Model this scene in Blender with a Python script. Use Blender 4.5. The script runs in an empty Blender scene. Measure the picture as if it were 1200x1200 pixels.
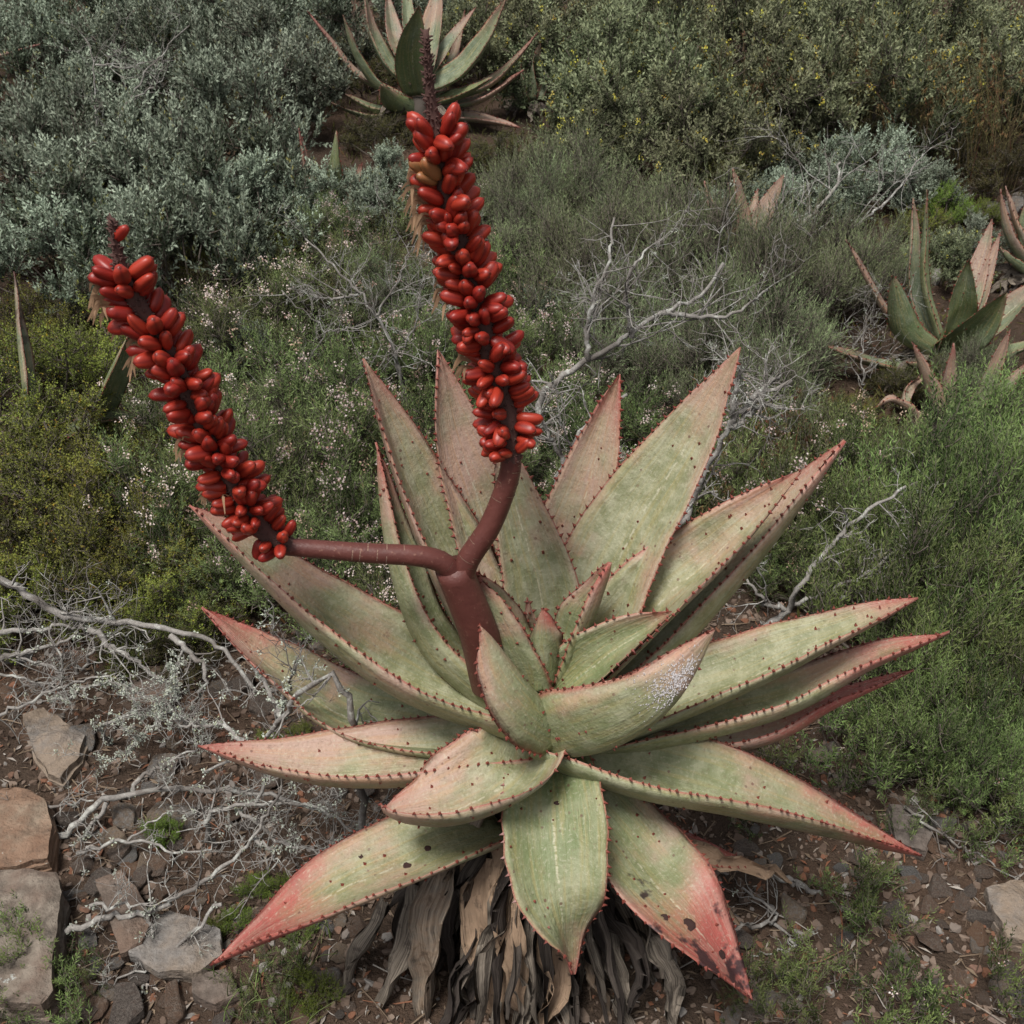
import bpy, math, random
import numpy as np
from mathutils import Vector, Matrix, noise

S = bpy.context.scene
COL = S.collection
R = math.radians

# ------------------------------------------------------------------ camera
PITCH, CAMZ, FPX = 35.0, 1.8, 1287.0           # pixels of the 1200 px photograph
cam = bpy.data.cameras.new('camera')
cam.sensor_fit = 'HORIZONTAL'; cam.sensor_width = 36.0
cam.lens = 36.0 * FPX / 1200.0
cam.clip_start = 0.05; cam.clip_end = 2000
camo = bpy.data.objects.new('camera', cam); COL.objects.link(camo)
camo.location = (0, 0, CAMZ); camo.rotation_euler = (R(90 - PITCH), 0, 0)
S.camera = camo
cam.dof.use_dof = True; cam.dof.focus_distance = 1.85; cam.dof.aperture_fstop = 16.0

# ------------------------------------------------------------------ sky, sun, exposure
SUN_EL, SUN_AZ = 68.0, 215.0                    # azimuth clockwise from +Y (behind the camera, a little left)
w = bpy.data.worlds.new('World'); S.world = w; w.use_nodes = True
nt = w.node_tree; nt.nodes.clear()
sky = nt.nodes.new('ShaderNodeTexSky'); sky.sky_type = 'NISHITA'; sky.sun_disc = False
sky.sun_elevation = R(SUN_EL); sky.sun_rotation = R(SUN_AZ)
sky.air_density = 1.0; sky.dust_density = 4.0; sky.ozone_density = 1.0
hs = nt.nodes.new('ShaderNodeHueSaturation'); hs.inputs['Saturation'].default_value = 0.25
bg = nt.nodes.new('ShaderNodeBackground'); bg.inputs['Strength'].default_value = 0.080
wo = nt.nodes.new('ShaderNodeOutputWorld')
nt.links.new(sky.outputs[0], hs.inputs['Color']); nt.links.new(hs.outputs[0], bg.inputs['Color'])
nt.links.new(bg.outputs[0], wo.inputs['Surface'])
sd = bpy.data.lights.new('sun', 'SUN'); sd.energy = 2.6; sd.angle = R(16); sd.color = (1.0, 0.965, 0.91)
so = bpy.data.objects.new('sun', sd); COL.objects.link(so)
so.location = (0, 0, 10)
_d = Vector((math.sin(R(SUN_AZ)) * math.cos(R(SUN_EL)), math.cos(R(SUN_AZ)) * math.cos(R(SUN_EL)), math.sin(R(SUN_EL))))
so.rotation_euler = _d.to_track_quat('Z', 'Y').to_euler()
S.view_settings.view_transform = 'Standard'; S.view_settings.look = 'None'
S.view_settings.exposure = 0.62; S.view_settings.gamma = 1.0
S.render.engine = 'CYCLES'
S.cycles.max_bounces = 4; S.cycles.diffuse_bounces = 2; S.cycles.glossy_bounces = 2; S.cycles.transmission_bounces = 3

# ------------------------------------------------------------------ helpers
rng = np.random.default_rng(7); random.seed(7)
_p = R(PITCH)
CR = Vector((1, 0, 0)); CF = Vector((0, math.cos(_p), -math.sin(_p))); CU = Vector((0, math.sin(_p), math.cos(_p)))
CAM = Vector((0, 0, CAMZ))
def ray(px, py): return CF + CR * ((px - 600) / FPX) + CU * ((600 - py) / FPX)
def at(px, py, Y):
    d = ray(px, py); return CAM + d * (Y / d.y)
def mpp(p): return (p - CAM).dot(CF) / FPX       # metres per photo pixel at a point

def terrain(x, y):
    r = max(0.0, y - 2.2)
    z = 0.19 * r * r / (r + 0.7)
    if z > 8: z = 8 + 4 * (1 - math.exp(-(z - 8) / 4))
    z += 0.05 * noise.noise(Vector((x * 0.8, y * 0.8, 1.3))) + 0.018 * noise.noise(Vector((x * 3.1, y * 3.1, 4.2)))
    z += 0.007 * noise.noise(Vector((x * 11, y * 11, 9.2)))
    return z
def ground(px, py, h=0.0):
    d = ray(px, py); t = 0.5
    while t < 60:
        p = CAM + d * t
        if p.z <= terrain(p.x, p.y) + h: return p
        t += 0.01
    return p

def link(o, parent=None):
    COL.objects.link(o)
    if parent is not None: o.parent = parent
    return o
def tag(o, label=None, cat=None, group=None, kind=None):
    if label: o['label'] = label
    if cat: o['category'] = cat
    if group: o['group'] = group
    if kind: o['kind'] = kind
    return o
def empty(name, loc=(0, 0, 0), rz=0.0, sc=1.0):
    o = bpy.data.objects.new(name, None); o.empty_display_size = 0.05
    o.location = loc; o.rotation_euler = (0, 0, rz)
    o.scale = (sc, sc, sc) if not hasattr(sc, '__len__') else sc
    return link(o)

class MB:
    """collects vertices, polygons and one colour attribute 'tint' per vertex"""
    def __init__(s): s.v = []; s.f = []; s.t = []; s.n = 0
    def add(s, v, f, t):
        v = np.asarray(v, dtype=np.float32).reshape(-1, 3); k = len(v)
        t = np.asarray(t, dtype=np.float32)
        if t.ndim == 1: t = np.tile(t, (k, 1))
        s.v.append(v); s.t.append(t)
        for a in (f if isinstance(f, list) else [f]):
            s.f.append(np.asarray(a, dtype=np.int32) + s.n)
        s.n += k
    def tube(s, pts, rad, sides=5, t=(0.5, 0.5, 0.5, 1), cap=True):
        P = np.asarray([tuple(p) for p in pts], dtype=np.float64); n = len(P)
        T = np.gradient(P, axis=0); T /= np.linalg.norm(T, axis=1)[:, None] + 1e-9
        a = np.array((0.3, 0.2, 0.93)) if abs(T[0, 2]) < 0.8 else np.array((0.95, 0.2, 0.1))
        U = np.cross(T, a); U /= np.linalg.norm(U, axis=1)[:, None] + 1e-9
        W = np.cross(T, U)
        an = np.arange(sides) * 2 * math.pi / sides
        rad = np.broadcast_to(np.asarray(rad, dtype=np.float64), (n,))
        V = P[:, None] + rad[:, None, None] * (np.cos(an)[None, :, None] * U[:, None] + np.sin(an)[None, :, None] * W[:, None])
        i = np.arange(n - 1)[:, None] * sides; j = np.arange(sides)[None]; j2 = (j + 1) % sides
        F = np.stack([i + j, i + j2, i + sides + j2, i + sides + j], -1).reshape(-1, 4)
        fs = [F]
        if cap: fs.append(np.array([list(range((n - 1) * sides, n * sides))]))
        s.add(V.reshape(-1, 3), fs, t)
    def build(s, name, mat, parent=None, smooth=True):
        return link(bpy.data.objects.new(name, s.mesh(name, mat, smooth)), parent)
    def mesh(s, name, mat, smooth=True):
        me = bpy.data.meshes.new(name)
        V = np.concatenate(s.v); T = np.concatenate(s.t)
        tot = np.concatenate([np.full(len(a), a.shape[1], dtype=np.int32) for a in s.f])
        L = np.concatenate([a.ravel() for a in s.f])
        st = np.concatenate([[0], np.cumsum(tot)[:-1]]).astype(np.int32)
        me.vertices.add(len(V)); me.vertices.foreach_set('co', V.ravel())
        me.loops.add(len(L)); me.loops.foreach_set('vertex_index', L)
        me.polygons.add(len(tot)); me.polygons.foreach_set('loop_start', st)
        try: me.polygons.foreach_set('loop_total', tot)
        except Exception: pass
        me.update(calc_edges=True)
        a = me.attributes.new('tint', 'FLOAT_COLOR', 'POINT'); a.data.foreach_set('color', T.ravel())
        me.polygons.foreach_set('use_smooth', np.full(len(tot), smooth))
        me.materials.append(mat); me.validate()
        return me

def unit(a): return a / (np.linalg.norm(a, axis=-1, keepdims=True) + 1e-9)

def blades(mb, pos, dirs, length, width, tint, fold=0.25, nrm=None):
    """leaf-sized folded diamonds: pos, dirs (n,3), length/width (n,), tint (n,4)"""
    n = len(pos); d = unit(dirs)
    if nrm is None: nrm = rng.normal(size=(n, 3)) * 0.6 + np.array((0, 0, 1.0))
    b = unit(np.cross(d, nrm)); nn = np.cross(b, d)
    L = np.broadcast_to(length, (n,))[:, None]; W = np.broadcast_to(width, (n,))[:, None]
    mid = pos + d * L * 0.5
    V = np.stack([pos, mid + b * W * 0.5 + nn * W * fold, pos + d * L - nn * L * 0.06, mid - b * W * 0.5 + nn * W * fold], 1).reshape(-1, 3)
    k = np.arange(n)[:, None] * 4
    F = np.concatenate([k + np.array([[0, 1, 2]]), k + np.array([[0, 2, 3]])])
    mb.add(V, F, np.repeat(tint, 4, axis=0))

# ------------------------------------------------------------------ materials
def newmat(name):
    m = bpy.data.materials.new(name); m.use_nodes = True
    n = m.node_tree.nodes; n.clear()
    return m, m.node_tree, n
class NT:
    def __init__(s, name):
        s.m, s.t, s.n = newmat(name)
    def node(s, ty, **kw):
        nd = s.n.new(ty)
        for k, v in kw.items(): setattr(nd, k, v)
        return nd
    def set(s, sock, v):
        if hasattr(v, 'is_linked') or isinstance(v, bpy.types.NodeSocket): s.t.links.new(v, sock)
        else: sock.default_value = v
    def math(s, op, a, b=0.5, c=None, clamp=False):
        nd = s.node('ShaderNodeMath', operation=op, use_clamp=clamp)
        s.set(nd.inputs[0], a); s.set(nd.inputs[1], b)
        if c is not None: s.set(nd.inputs[2], c)
        return nd.outputs[0]
    def mix(s, f, a, b, mode='MIX'):
        nd = s.node('ShaderNodeMix', data_type='RGBA', blend_type=mode)
        s.set(nd.inputs[0], f)
        s.set(nd.inputs[6], a if isinstance(a, bpy.types.NodeSocket) else (*a, 1)[:4])
        s.set(nd.inputs[7], b if isinstance(b, bpy.types.NodeSocket) else (*b, 1)[:4])
        return nd.outputs[2]
    def smooth(s, x, lo, hi):
        nd = s.node('ShaderNodeMapRange', interpolation_type='SMOOTHSTEP')
        s.set(nd.inputs[0], x); nd.inputs[1].default_value = lo; nd.inputs[2].default_value = hi
        return nd.outputs[0]
    def noise(s, scale, detail=4, rough=0.55, vec=None, dist=0.0):
        nd = s.node('ShaderNodeTexNoise'); nd.inputs['Scale'].default_value = scale
        nd.inputs['Detail'].default_value = detail; nd.inputs['Roughness'].default_value = rough
        nd.inputs['Distortion'].default_value = dist
        if vec is not None: s.t.links.new(vec, nd.inputs['Vector'])
        return nd.outputs[0]
    def voro(s, scale, vec=None, feat='F1'):
        nd = s.node('ShaderNodeTexVoronoi', feature=feat); nd.inputs['Scale'].default_value = scale
        if vec is not None: s.t.links.new(vec, nd.inputs['Vector'])
        return nd
    def obj(s): return s.node('ShaderNodeTexCoord').outputs['Object']
    def geo(s): return s.node('ShaderNodeNewGeometry').outputs['Position']
    def rand(s): return s.node('ShaderNodeObjectInfo').outputs['Random']
    def attr(s, name):
        nd = s.node('ShaderNodeAttribute', attribute_name=name); return nd
    def sep(s, col):
        nd = s.node('ShaderNodeSeparateColor'); s.t.links.new(col, nd.inputs[0]); return nd.outputs
    def bump(s, h, strength=0.3, dist=0.01):
        nd = s.node('ShaderNodeBump'); nd.inputs['Strength'].default_value = strength
        nd.inputs['Distance'].default_value = dist; s.t.links.new(h, nd.inputs['Height']); return nd.outputs[0]
    def out(s, col, rough=0.6, spec=0.3, normal=None, trans=0.0, sss=0.0, coat=0.0):
        b = s.node('ShaderNodeBsdfPrincipled')
        s.set(b.inputs['Base Color'], col if isinstance(col, bpy.types.NodeSocket) else (*col, 1)[:4])
        s.set(b.inputs['Roughness'], rough); b.inputs['Specular IOR Level'].default_value = spec
        if coat: b.inputs['Coat Weight'].default_value = coat; b.inputs['Coat Roughness'].default_value = 0.25
        if normal is not None: s.t.links.new(normal, b.inputs['Normal'])
        o = s.node('ShaderNodeOutputMaterial'); sh = b.outputs[0]
        if trans:
            tr = s.node('ShaderNodeBsdfTranslucent')
            s.set(tr.inputs['Color'], col if isinstance(col, bpy.types.NodeSocket) else (*col, 1)[:4])
            mx = s.node('ShaderNodeMixShader'); mx.inputs[0].default_value = trans
            s.t.links.new(sh, mx.inputs[1]); s.t.links.new(tr.outputs[0], mx.inputs[2]); sh = mx.outputs[0]
        s.t.links.new(sh, o.inputs['Surface'])
        return s.m

def foliage_mat(name, c1, c2, c3, trans=0.18, rough=0.65, spec=0.25):
    """tint.r: shoot tone c1..c2; tint.g: single leaves turned to c3"""
    k = NT(name); t = k.sep(k.attr('tint').outputs['Color'])
    col = k.mix(t[0], c1, c2)
    col = k.mix(k.smooth(t[1], 0.86, 0.97), col, c3)
    hv = k.node('ShaderNodeHueSaturation')
    v = k.math('MULTIPLY_ADD', k.rand(), 0.55, 0.74); k.set(hv.inputs['Value'], v)
    h = k.math('MULTIPLY_ADD', k.rand(), 0.045, 0.478); k.set(hv.inputs['Hue'], h)
    k.set(hv.inputs['Color'], col)
    return k.out(hv.outputs[0], rough, spec, trans=trans)

M = {}
M['silver'] = foliage_mat('silver_leaf', (0.045, 0.058, 0.033), (0.34, 0.395, 0.30), (0.22, 0.21, 0.07), 0.10, 0.7, 0.2)
M['silver2'] = foliage_mat('olive_silver_leaf', (0.045, 0.056, 0.026), (0.29, 0.315, 0.18), (0.26, 0.24, 0.07), 0.12, 0.7, 0.2)
M['fine'] = foliage_mat('grey_green_twiglet', (0.045, 0.056, 0.03), (0.29, 0.36, 0.175), (0.17, 0.16, 0.11), 0.12)
M['heath'] = foliage_mat('heath_needle', (0.03, 0.045, 0.014), (0.225, 0.29, 0.105), (0.21, 0.18, 0.08), 0.18)
M['heath_lush'] = foliage_mat('lush_needle', (0.03, 0.046, 0.013), (0.20, 0.265, 0.085), (0.28, 0.28, 0.14), 0.2)
M['yellow'] = foliage_mat('yellow_green_leaf', (0.035, 0.04, 0.01), (0.25, 0.27, 0.05), (0.34, 0.22, 0.03), 0.2)
M['olive'] = foliage_mat('olive_leaf', (0.035, 0.038, 0.012), (0.12, 0.115, 0.032), (0.16, 0.09, 0.035), 0.2)
M['lime'] = foliage_mat('lime_leaf', (0.09, 0.13, 0.02), (0.19, 0.26, 0.04), (0.22, 0.24, 0.05), 0.25)
M['flower_white'] = foliage_mat('pale_pink_petal', (0.50, 0.36, 0.32), (0.70, 0.63, 0.60), (0.42, 0.25, 0.18), 0.2)
M['flower_rust'] = foliage_mat('faded_pink_petal', (0.30, 0.20, 0.15), (0.48, 0.34, 0.28), (0.25, 0.13, 0.08), 0.2)
M['flower_yellow'] = foliage_mat('yellow_petal', (0.42, 0.36, 0.05), (0.55, 0.50, 0.12), (0.4, 0.25, 0.04), 0.2)
M['grass'] = foliage_mat('dry_grass_blade', (0.10, 0.085, 0.035), (0.20, 0.165, 0.08), (0.20, 0.09, 0.05), 0.2)
M['lichen'] = foliage_mat('lichen', (0.30, 0.33, 0.27), (0.50, 0.53, 0.46), (0.38, 0.40, 0.26), 0.0, 0.9, 0.05)

k = NT('shrub_stem'); n1 = k.noise(60, 5)
M['stem'] = k.out(k.mix(n1, (0.07, 0.055, 0.045), (0.17, 0.145, 0.125)), 0.85, 0.15)
k = NT('dead_grey_wood'); g = k.geo()
n1 = k.noise(38, 6, 0.65, g); n2 = k.noise(170, 4, 0.6, g); n3 = k.noise(9, 3, 0.5, g)
c = k.mix(n2, (0.095, 0.083, 0.075), (0.36, 0.34, 0.315)); c = k.mix(k.smooth(n1, 0.52, 0.62), c, (0.38, 0.38, 0.35))
c = k.mix(k.math('MULTIPLY', k.smooth(n3, 0.52, 0.62), 0.7), c, (0.10, 0.085, 0.075))
M['dead'] = k.out(c, 0.9, 0.1, k.bump(n2, 0.6, 0.004))

k = NT('soil'); g = k.geo()
n1 = k.noise(3.5, 5, 0.6, g); n2 = k.noise(40, 6, 0.7, g); n3 = k.noise(160, 3, 0.6, g)
c = k.mix(n2, (0.030, 0.021, 0.016), (0.115, 0.078, 0.056)); c = k.mix(k.math('MULTIPLY', k.smooth(n1, 0.42, 0.66), 0.6), c, (0.12, 0.072, 0.048))
c = k.mix(k.math('MULTIPLY', n3, 0.4), c, (0.05, 0.042, 0.034))
M['soil'] = k.out(c, 0.95, 0.1, k.bump(k.math('ADD', n2, k.math('MULTIPLY', n3, 0.5)), 0.9, 0.02))

def stone_mat(name, a, b, rust, lich=0.0):
    k = NT(name); g = k.obj(); r = k.rand()
    n1 = k.noise(22, 6, 0.65, g); n2 = k.noise(110, 5, 0.6, g); n3 = k.noise(9, 4, 0.6, g)
    mp = k.node('ShaderNodeMapping'); mp.inputs['Scale'].default_value = (1, 1, 14); k.t.links.new(g, mp.inputs[0])
    n4 = k.noise(14, 4, 0.6, mp.outputs[0])
    c = k.mix(k.smooth(n1, .35, .65), a, b); c = k.mix(k.math('MULTIPLY', k.smooth(k.math('ADD', n3, k.math('MULTIPLY', r, 0.25)), 0.5, 0.75), 0.75), c, rust)
    c = k.mix(k.math('MULTIPLY', n2, 0.5), c, (a[0] * 0.5, a[1] * 0.5, a[2] * 0.5))
    c = k.mix(k.math('MULTIPLY', k.smooth(n4, 0.56, 0.64), 0.35), c, (a[0] * 0.55, a[1] * 0.5, a[2] * 0.5))
    if lich:
        n5 = k.noise(16, 5, 0.7, k.geo()); c = k.mix(k.smooth(n5, 0.66 - lich, 0.70 - lich), c, (0.40, 0.41, 0.37))
    hv = k.node('ShaderNodeHueSaturation'); k.set(hv.inputs['Value'], k.math('MULTIPLY_ADD', r, 0.55, 0.72)); k.set(hv.inputs['Color'], c)
    k.set(hv.inputs['Saturation'], k.math('MULTIPLY_ADD', r, 0.5, 0.7))
    h = k.math('ADD', k.math('MULTIPLY', n1, 1.2), k.math('ADD', k.math('MULTIPLY', n2, 0.7), k.math('MULTIPLY', k.voro(30, g, 'DISTANCE_TO_EDGE').outputs[0], 0.6)))
    return k.out(hv.outputs[0], 0.85, 0.2, k.bump(h, 0.85, 0.010))
M['stone_brown'] = stone_mat('brown_shale', (0.11, 0.083, 0.066), (0.24, 0.19, 0.155), (0.155, 0.095, 0.065))
M['stone_grey'] = stone_mat('grey_shale', (0.15, 0.138, 0.128), (0.29, 0.27, 0.25), (0.22, 0.16, 0.11))
M['stone_slab'] = stone_mat('ochre_slab', (0.17, 0.13, 0.095), (0.36, 0.29, 0.215), (0.20, 0.105, 0.065), 0.02)
M['quartz'] = stone_mat('pale_quartz', (0.42, 0.40, 0.37), (0.62, 0.60, 0.56), (0.40, 0.33, 0.25))

# aloe leaf: 'leafuv' = (u, v, seed, upper/lower), 'tone' = (pink, red tip length, green, rot)
def aloe_mat(name, base_a, base_b, pink, red):
    k = NT(name); uv = k.sep(k.attr('leafuv').outputs['Color']); tn = k.attr('tone'); t = k.sep(tn.outputs['Color'])
    rot = tn.outputs['Alpha']; side = k.attr('leafuv').outputs['Alpha']
    g = k.geo(); u = k.math('ABSOLUTE', k.math('MULTIPLY_ADD', uv[0], 2.0, -1.0)); v = uv[1]
    nb = k.noise(9, 4, 0.6, g); nm = k.noise(32, 5, 0.65, g); nf = k.noise(190, 4, 0.6, g)
    # stretched streaks along the leaf
    cb = k.node('ShaderNodeCombineXYZ'); k.t.links.new(k.math('MULTIPLY', uv[0], 16), cb.inputs[0]); k.t.links.new(k.math('MULTIPLY', v, 2.2), cb.inputs[1]); k.t.links.new(k.math('MULTIPLY', uv[2], 40), cb.inputs[2])
    ns = k.noise(1.5, 4, 0.6, cb.outputs[0])
    c = k.mix(k.smooth(nm, 0.36, 0.64), base_a, base_b)
    c = k.mix(k.math('MULTIPLY', t[2], k.smooth(nb, 0.2, 0.65)), c, (0.115, 0.155, 0.058))
    c = k.mix(k.math('MULTIPLY', k.smooth(ns, 0.45, 0.68), 0.6), c, (0.27, 0.235, 0.10))
    # pink flush: on the margins, growing towards the tip
    pv = k.math('ADD', k.math('MULTIPLY', v, 0.75), k.math('MULTIPLY', k.math('POWER', u, 4.0), 0.36))
    pv = k.math('ADD', pv, k.math('MULTIPLY_ADD', nb, 1.9, -1.05))
    pv = k.math('MULTIPLY', k.smooth(k.math('ADD', pv, k.math('MULTIPLY_ADD', t[0], 0.9, -0.62)), 0.10, 0.75), 0.92)
    c = k.mix(pv, c, pink)
    # orange mottling inside the flush
    c = k.mix(k.math('MULTIPLY', k.math('MULTIPLY', pv, k.smooth(ns, 0.4, 0.7)), 0.55), c, (0.36, 0.20, 0.095))
    # red tip
    rv = k.math('ADD', v, k.math('MULTIPLY_ADD', nm, 0.25, -0.125))
    rv = k.math('SUBTRACT', rv, k.math('SUBTRACT', 1.0, k.math('MULTIPLY', t[1], 0.72))); rv = k.math('MULTIPLY', k.smooth(k.math('ADD', rv, k.math('MULTIPLY_ADD', k.math('POWER', u, 2), 0.10, -0.04)), -0.14, 0.16), 0.9)
    rv = k.math('MULTIPLY', rv, k.math('MULTIPLY_ADD', k.smooth(k.math('ADD', ns, k.math('MULTIPLY_ADD', nm, 0.6, -0.3)), 0.32, 0.62), 0.38, 0.62))
    c = k.mix(rv, c, red)
    # pale dashed keel line on the upper face
    ml = k.math('SUBTRACT', 1.0, k.smooth(k.math('ABSOLUTE', k.math('ADD', k.math('MULTIPLY_ADD', uv[0], 2.0, -1.0), k.math('MULTIPLY_ADD', nm, 0.20, -0.10))), 0.004, 0.035))
    dash = k.smooth(k.noise(1.0, 3, 0.6, None), 0.4, 0.5)
    cb2 = k.node('ShaderNodeCombineXYZ'); k.t.links.new(k.math('MULTIPLY', v, 26), cb2.inputs[0]); k.t.links.new(k.math('MULTIPLY', uv[2], 60), cb2.inputs[1])
    dash = k.smooth(k.noise(1.6, 3, 0.6, cb2.outputs[0]), 0.44, 0.54)
    vm = k.math('MULTIPLY', k.smooth(v, 0.22, 0.36), k.math('SUBTRACT', 1.0, k.smooth(v, 0.70, 0.82)))
    c = k.mix(k.math('MULTIPLY', k.math('MULTIPLY', ml, side), k.math('MULTIPLY', k.math('MULTIPLY', dash, vm), 0.6)), c, (0.46, 0.43, 0.32))
    # thin red margin
    c = k.mix(k.math('MULTIPLY', k.smooth(u, 0.955, 0.99), 0.75), c, (0.34, 0.10, 0.075))
    # freckles, scars and rot
    vo = k.voro(55, g); fr = k.math('SUBTRACT', 1.0, k.smooth(vo.outputs['Distance'], 0.10, 0.17))
    fr = k.math('MULTIPLY', fr, k.smooth(k.noise(14, 2, 0.5, g), 0.5, 0.6)); c = k.mix(k.math('MULTIPLY', fr, 0.7), c, (0.10, 0.035, 0.03))
    c = k.mix(k.math('MULTIPLY', k.smooth(nf, 0.54, 0.70), 0.42), c, (0.40, 0.37, 0.28))
    c = k.mix(k.math('MULTIPLY', k.smooth(nf, 0.46, 0.30), 0.38), c, (0.14, 0.11, 0.065))
    sp = k.math('MULTIPLY', k.smooth(k.noise(75, 4, 0.7, g), 0.60, 0.68), k.smooth(nb, 0.40, 0.62)); c = k.mix(k.math('MULTIPLY', sp, 0.5), c, (0.15, 0.085, 0.06))
    bl = k.math('MULTIPLY', k.smooth(k.math('ADD', k.noise(17, 4, 0.6, g), k.math('MULTIPLY_ADD', v, 0.25, -0.22)), 0.50, 0.58), rot)
    c = k.mix(k.math('MULTIPLY', bl, 0.93), c, (0.028, 0.016, 0.018))
    h = k.math('ADD', k.math('MULTIPLY', nm, 0.6), k.math('ADD', k.math('MULTIPLY', nf, 0.25), k.math('MULTIPLY', ns, 0.5)))
    return k.out(c, k.math('MULTIPLY_ADD', nm, 0.30, 0.36), 0.34, k.bump(h, 0.55, 0.008))
M['aloe'] = aloe_mat('aloe_leaf', (0.185, 0.192, 0.105), (0.315, 0.31, 0.205), (0.36, 0.235, 0.19), (0.30, 0.060, 0.052))
M['aloe_far'] = aloe_mat('shaded_green_aloe_leaf', (0.085, 0.115, 0.07), (0.16, 0.19, 0.13), (0.25, 0.17, 0.14), (0.20, 0.065, 0.055))  # slope aloes: green leaf with shade put into its darker colours
k = NT('aloe_tooth'); t = k.sep(k.attr('tint').outputs['Color'])
M['tooth'] = k.out(k.mix(t[0], (0.21, 0.055, 0.036), (0.085, 0.014, 0.013)), 0.45, 0.4)
k = NT('dead_aloe_leaf'); g = k.geo(); t = k.sep(k.attr('tint').outputs['Color'])
cb = k.node('ShaderNodeCombineXYZ'); k.t.links.new(k.math('MULTIPLY', t[0], 14), cb.inputs[0]); k.t.links.new(k.math('MULTIPLY', t[1], 1.6), cb.inputs[1]); k.t.links.new(k.math('MULTIPLY', t[2], 50), cb.inputs[2])
ns = k.noise(1.6, 5, 0.65, cb.outputs[0]); nm = k.noise(45, 5, 0.6, g); 
c = k.mix(k.smooth(ns, .3, .7), (0.05, 0.04, 0.033), (0.36, 0.305, 0.245)); c = k.mix(k.math('MULTIPLY', k.smooth(t[2], .40, .15), .85), c, (0.035, 0.027, 0.025)); c = k.mix(k.smooth(k.math('ADD', t[2], k.math('MULTIPLY', nm, 0.35)), 0.90, 1.12), c, (0.36, 0.25, 0.17))
c = k.mix(k.math('MULTIPLY', k.smooth(nm, 0.55, 0.7), 0.6), c, (0.035, 0.026, 0.024))
M['dead_leaf'] = k.out(c, 0.85, 0.15, k.bump(k.math('ADD', ns, k.math('MULTIPLY', nm, 0.5)), 0.8, 0.008))
k = NT('peduncle'); g = k.geo(); nm = k.noise(30, 5, 0.6, g); nf = k.noise(140, 4, 0.6, g); vo = k.voro(26, g)
c = k.mix(nm, (0.062, 0.018, 0.015), (0.13, 0.042, 0.033)); c = k.mix(k.math('MULTIPLY', k.smooth(nf, 0.6, 0.75), 0.5), c, (0.33, 0.18, 0.13))
M['peduncle'] = k.out(c, 0.5, 0.35, k.bump(k.math('ADD', nm, nf), 0.25, 0.004))
k = NT('bract'); M['bract'] = k.out(k.mix(k.noise(90, 3), (0.20, 0.11, 0.085), (0.34, 0.24, 0.18)), 0.8, 0.1)
k = NT('rachis'); M['rachis'] = k.out(k.mix(k.noise(260, 4), (0.035, 0.02, 0.018), (0.13, 0.07, 0.06)), 0.85, 0.15)
k = NT('withered_flower'); M['withered'] = k.out(k.mix(k.noise(120, 4), (0.17, 0.09, 0.055), (0.42, 0.28, 0.17)), 0.8, 0.1, trans=0.2)
k = NT('red_fruit'); t = k.sep(k.attr('tint').outputs['Color']); r = k.rand(); g = k.obj()
c = k.mix(r, (0.22, 0.014, 0.009), (0.34, 0.034, 0.016)); c = k.mix(k.math('MULTIPLY', t[0], 0.6), c, (0.10, 0.006, 0.008))
c = k.mix(k.math('MULTIPLY', k.smooth(k.noise(260, 4, 0.6, g), 0.55, 0.75), 0.30), c, (0.40, 0.085, 0.05))
c = k.mix(k.math('MULTIPLY', k.smooth(t[1], 0.6, 0.95), 0.6), c, (0.09, 0.014, 0.012)); c = k.mix(t[2], c, (0.24, 0.19, 0.07))
M['fruit'] = k.out(c, 0.40, 0.4, k.bump(k.noise(160, 3, 0.5, g), 0.06, 0.004))
k = NT('white_scale'); M['scale'] = k.out((0.80, 0.76, 0.76), 0.8, 0.1)
k = NT('dark_scar'); M['scar'] = k.out(k.mix(k.noise(200, 3), (0.016, 0.010, 0.010), (0.06, 0.03, 0.025)), 0.8, 0.2)
k = NT('water_drop'); b = k.node('ShaderNodeBsdfGlass'); b.inputs['IOR'].default_value = 1.33; b.inputs['Roughness'].default_value = 0.02
o = k.node('ShaderNodeOutputMaterial'); k.t.links.new(b.outputs[0], o.inputs[0]); M['drop'] = k.m
k = NT('litter'); t = k.sep(k.attr('tint').outputs['Color'])
c = k.mix(t[0], (0.055, 0.036, 0.026), (0.20, 0.15, 0.105)); c = k.mix(k.smooth(t[1], 0.75, 0.95), c, (0.30, 0.27, 0.24)); c = k.mix(k.smooth(t[2], 0.85, 0.95), c, (0.19, 0.085, 0.05))
M['litter'] = k.out(c, 0.9, 0.1)
k = NT('gravel'); t = k.sep(k.attr('tint').outputs['Color']); n2 = k.noise(120, 4, 0.6, k.geo())
c = k.mix(t[0], (0.085, 0.055, 0.04), (0.22, 0.165, 0.13)); c = k.mix(k.smooth(t[1], 0.8, 0.95), c, (0.27, 0.25, 0.23)); c = k.mix(k.smooth(t[2], 0.8, 0.9), c, (0.19, 0.085, 0.05))
c = k.mix(k.math('MULTIPLY', n2, 0.5), c, (0.06, 0.045, 0.035))
M['gravel'] = k.out(c, 0.9, 0.15, k.bump(n2, 0.4, 0.004))

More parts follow.
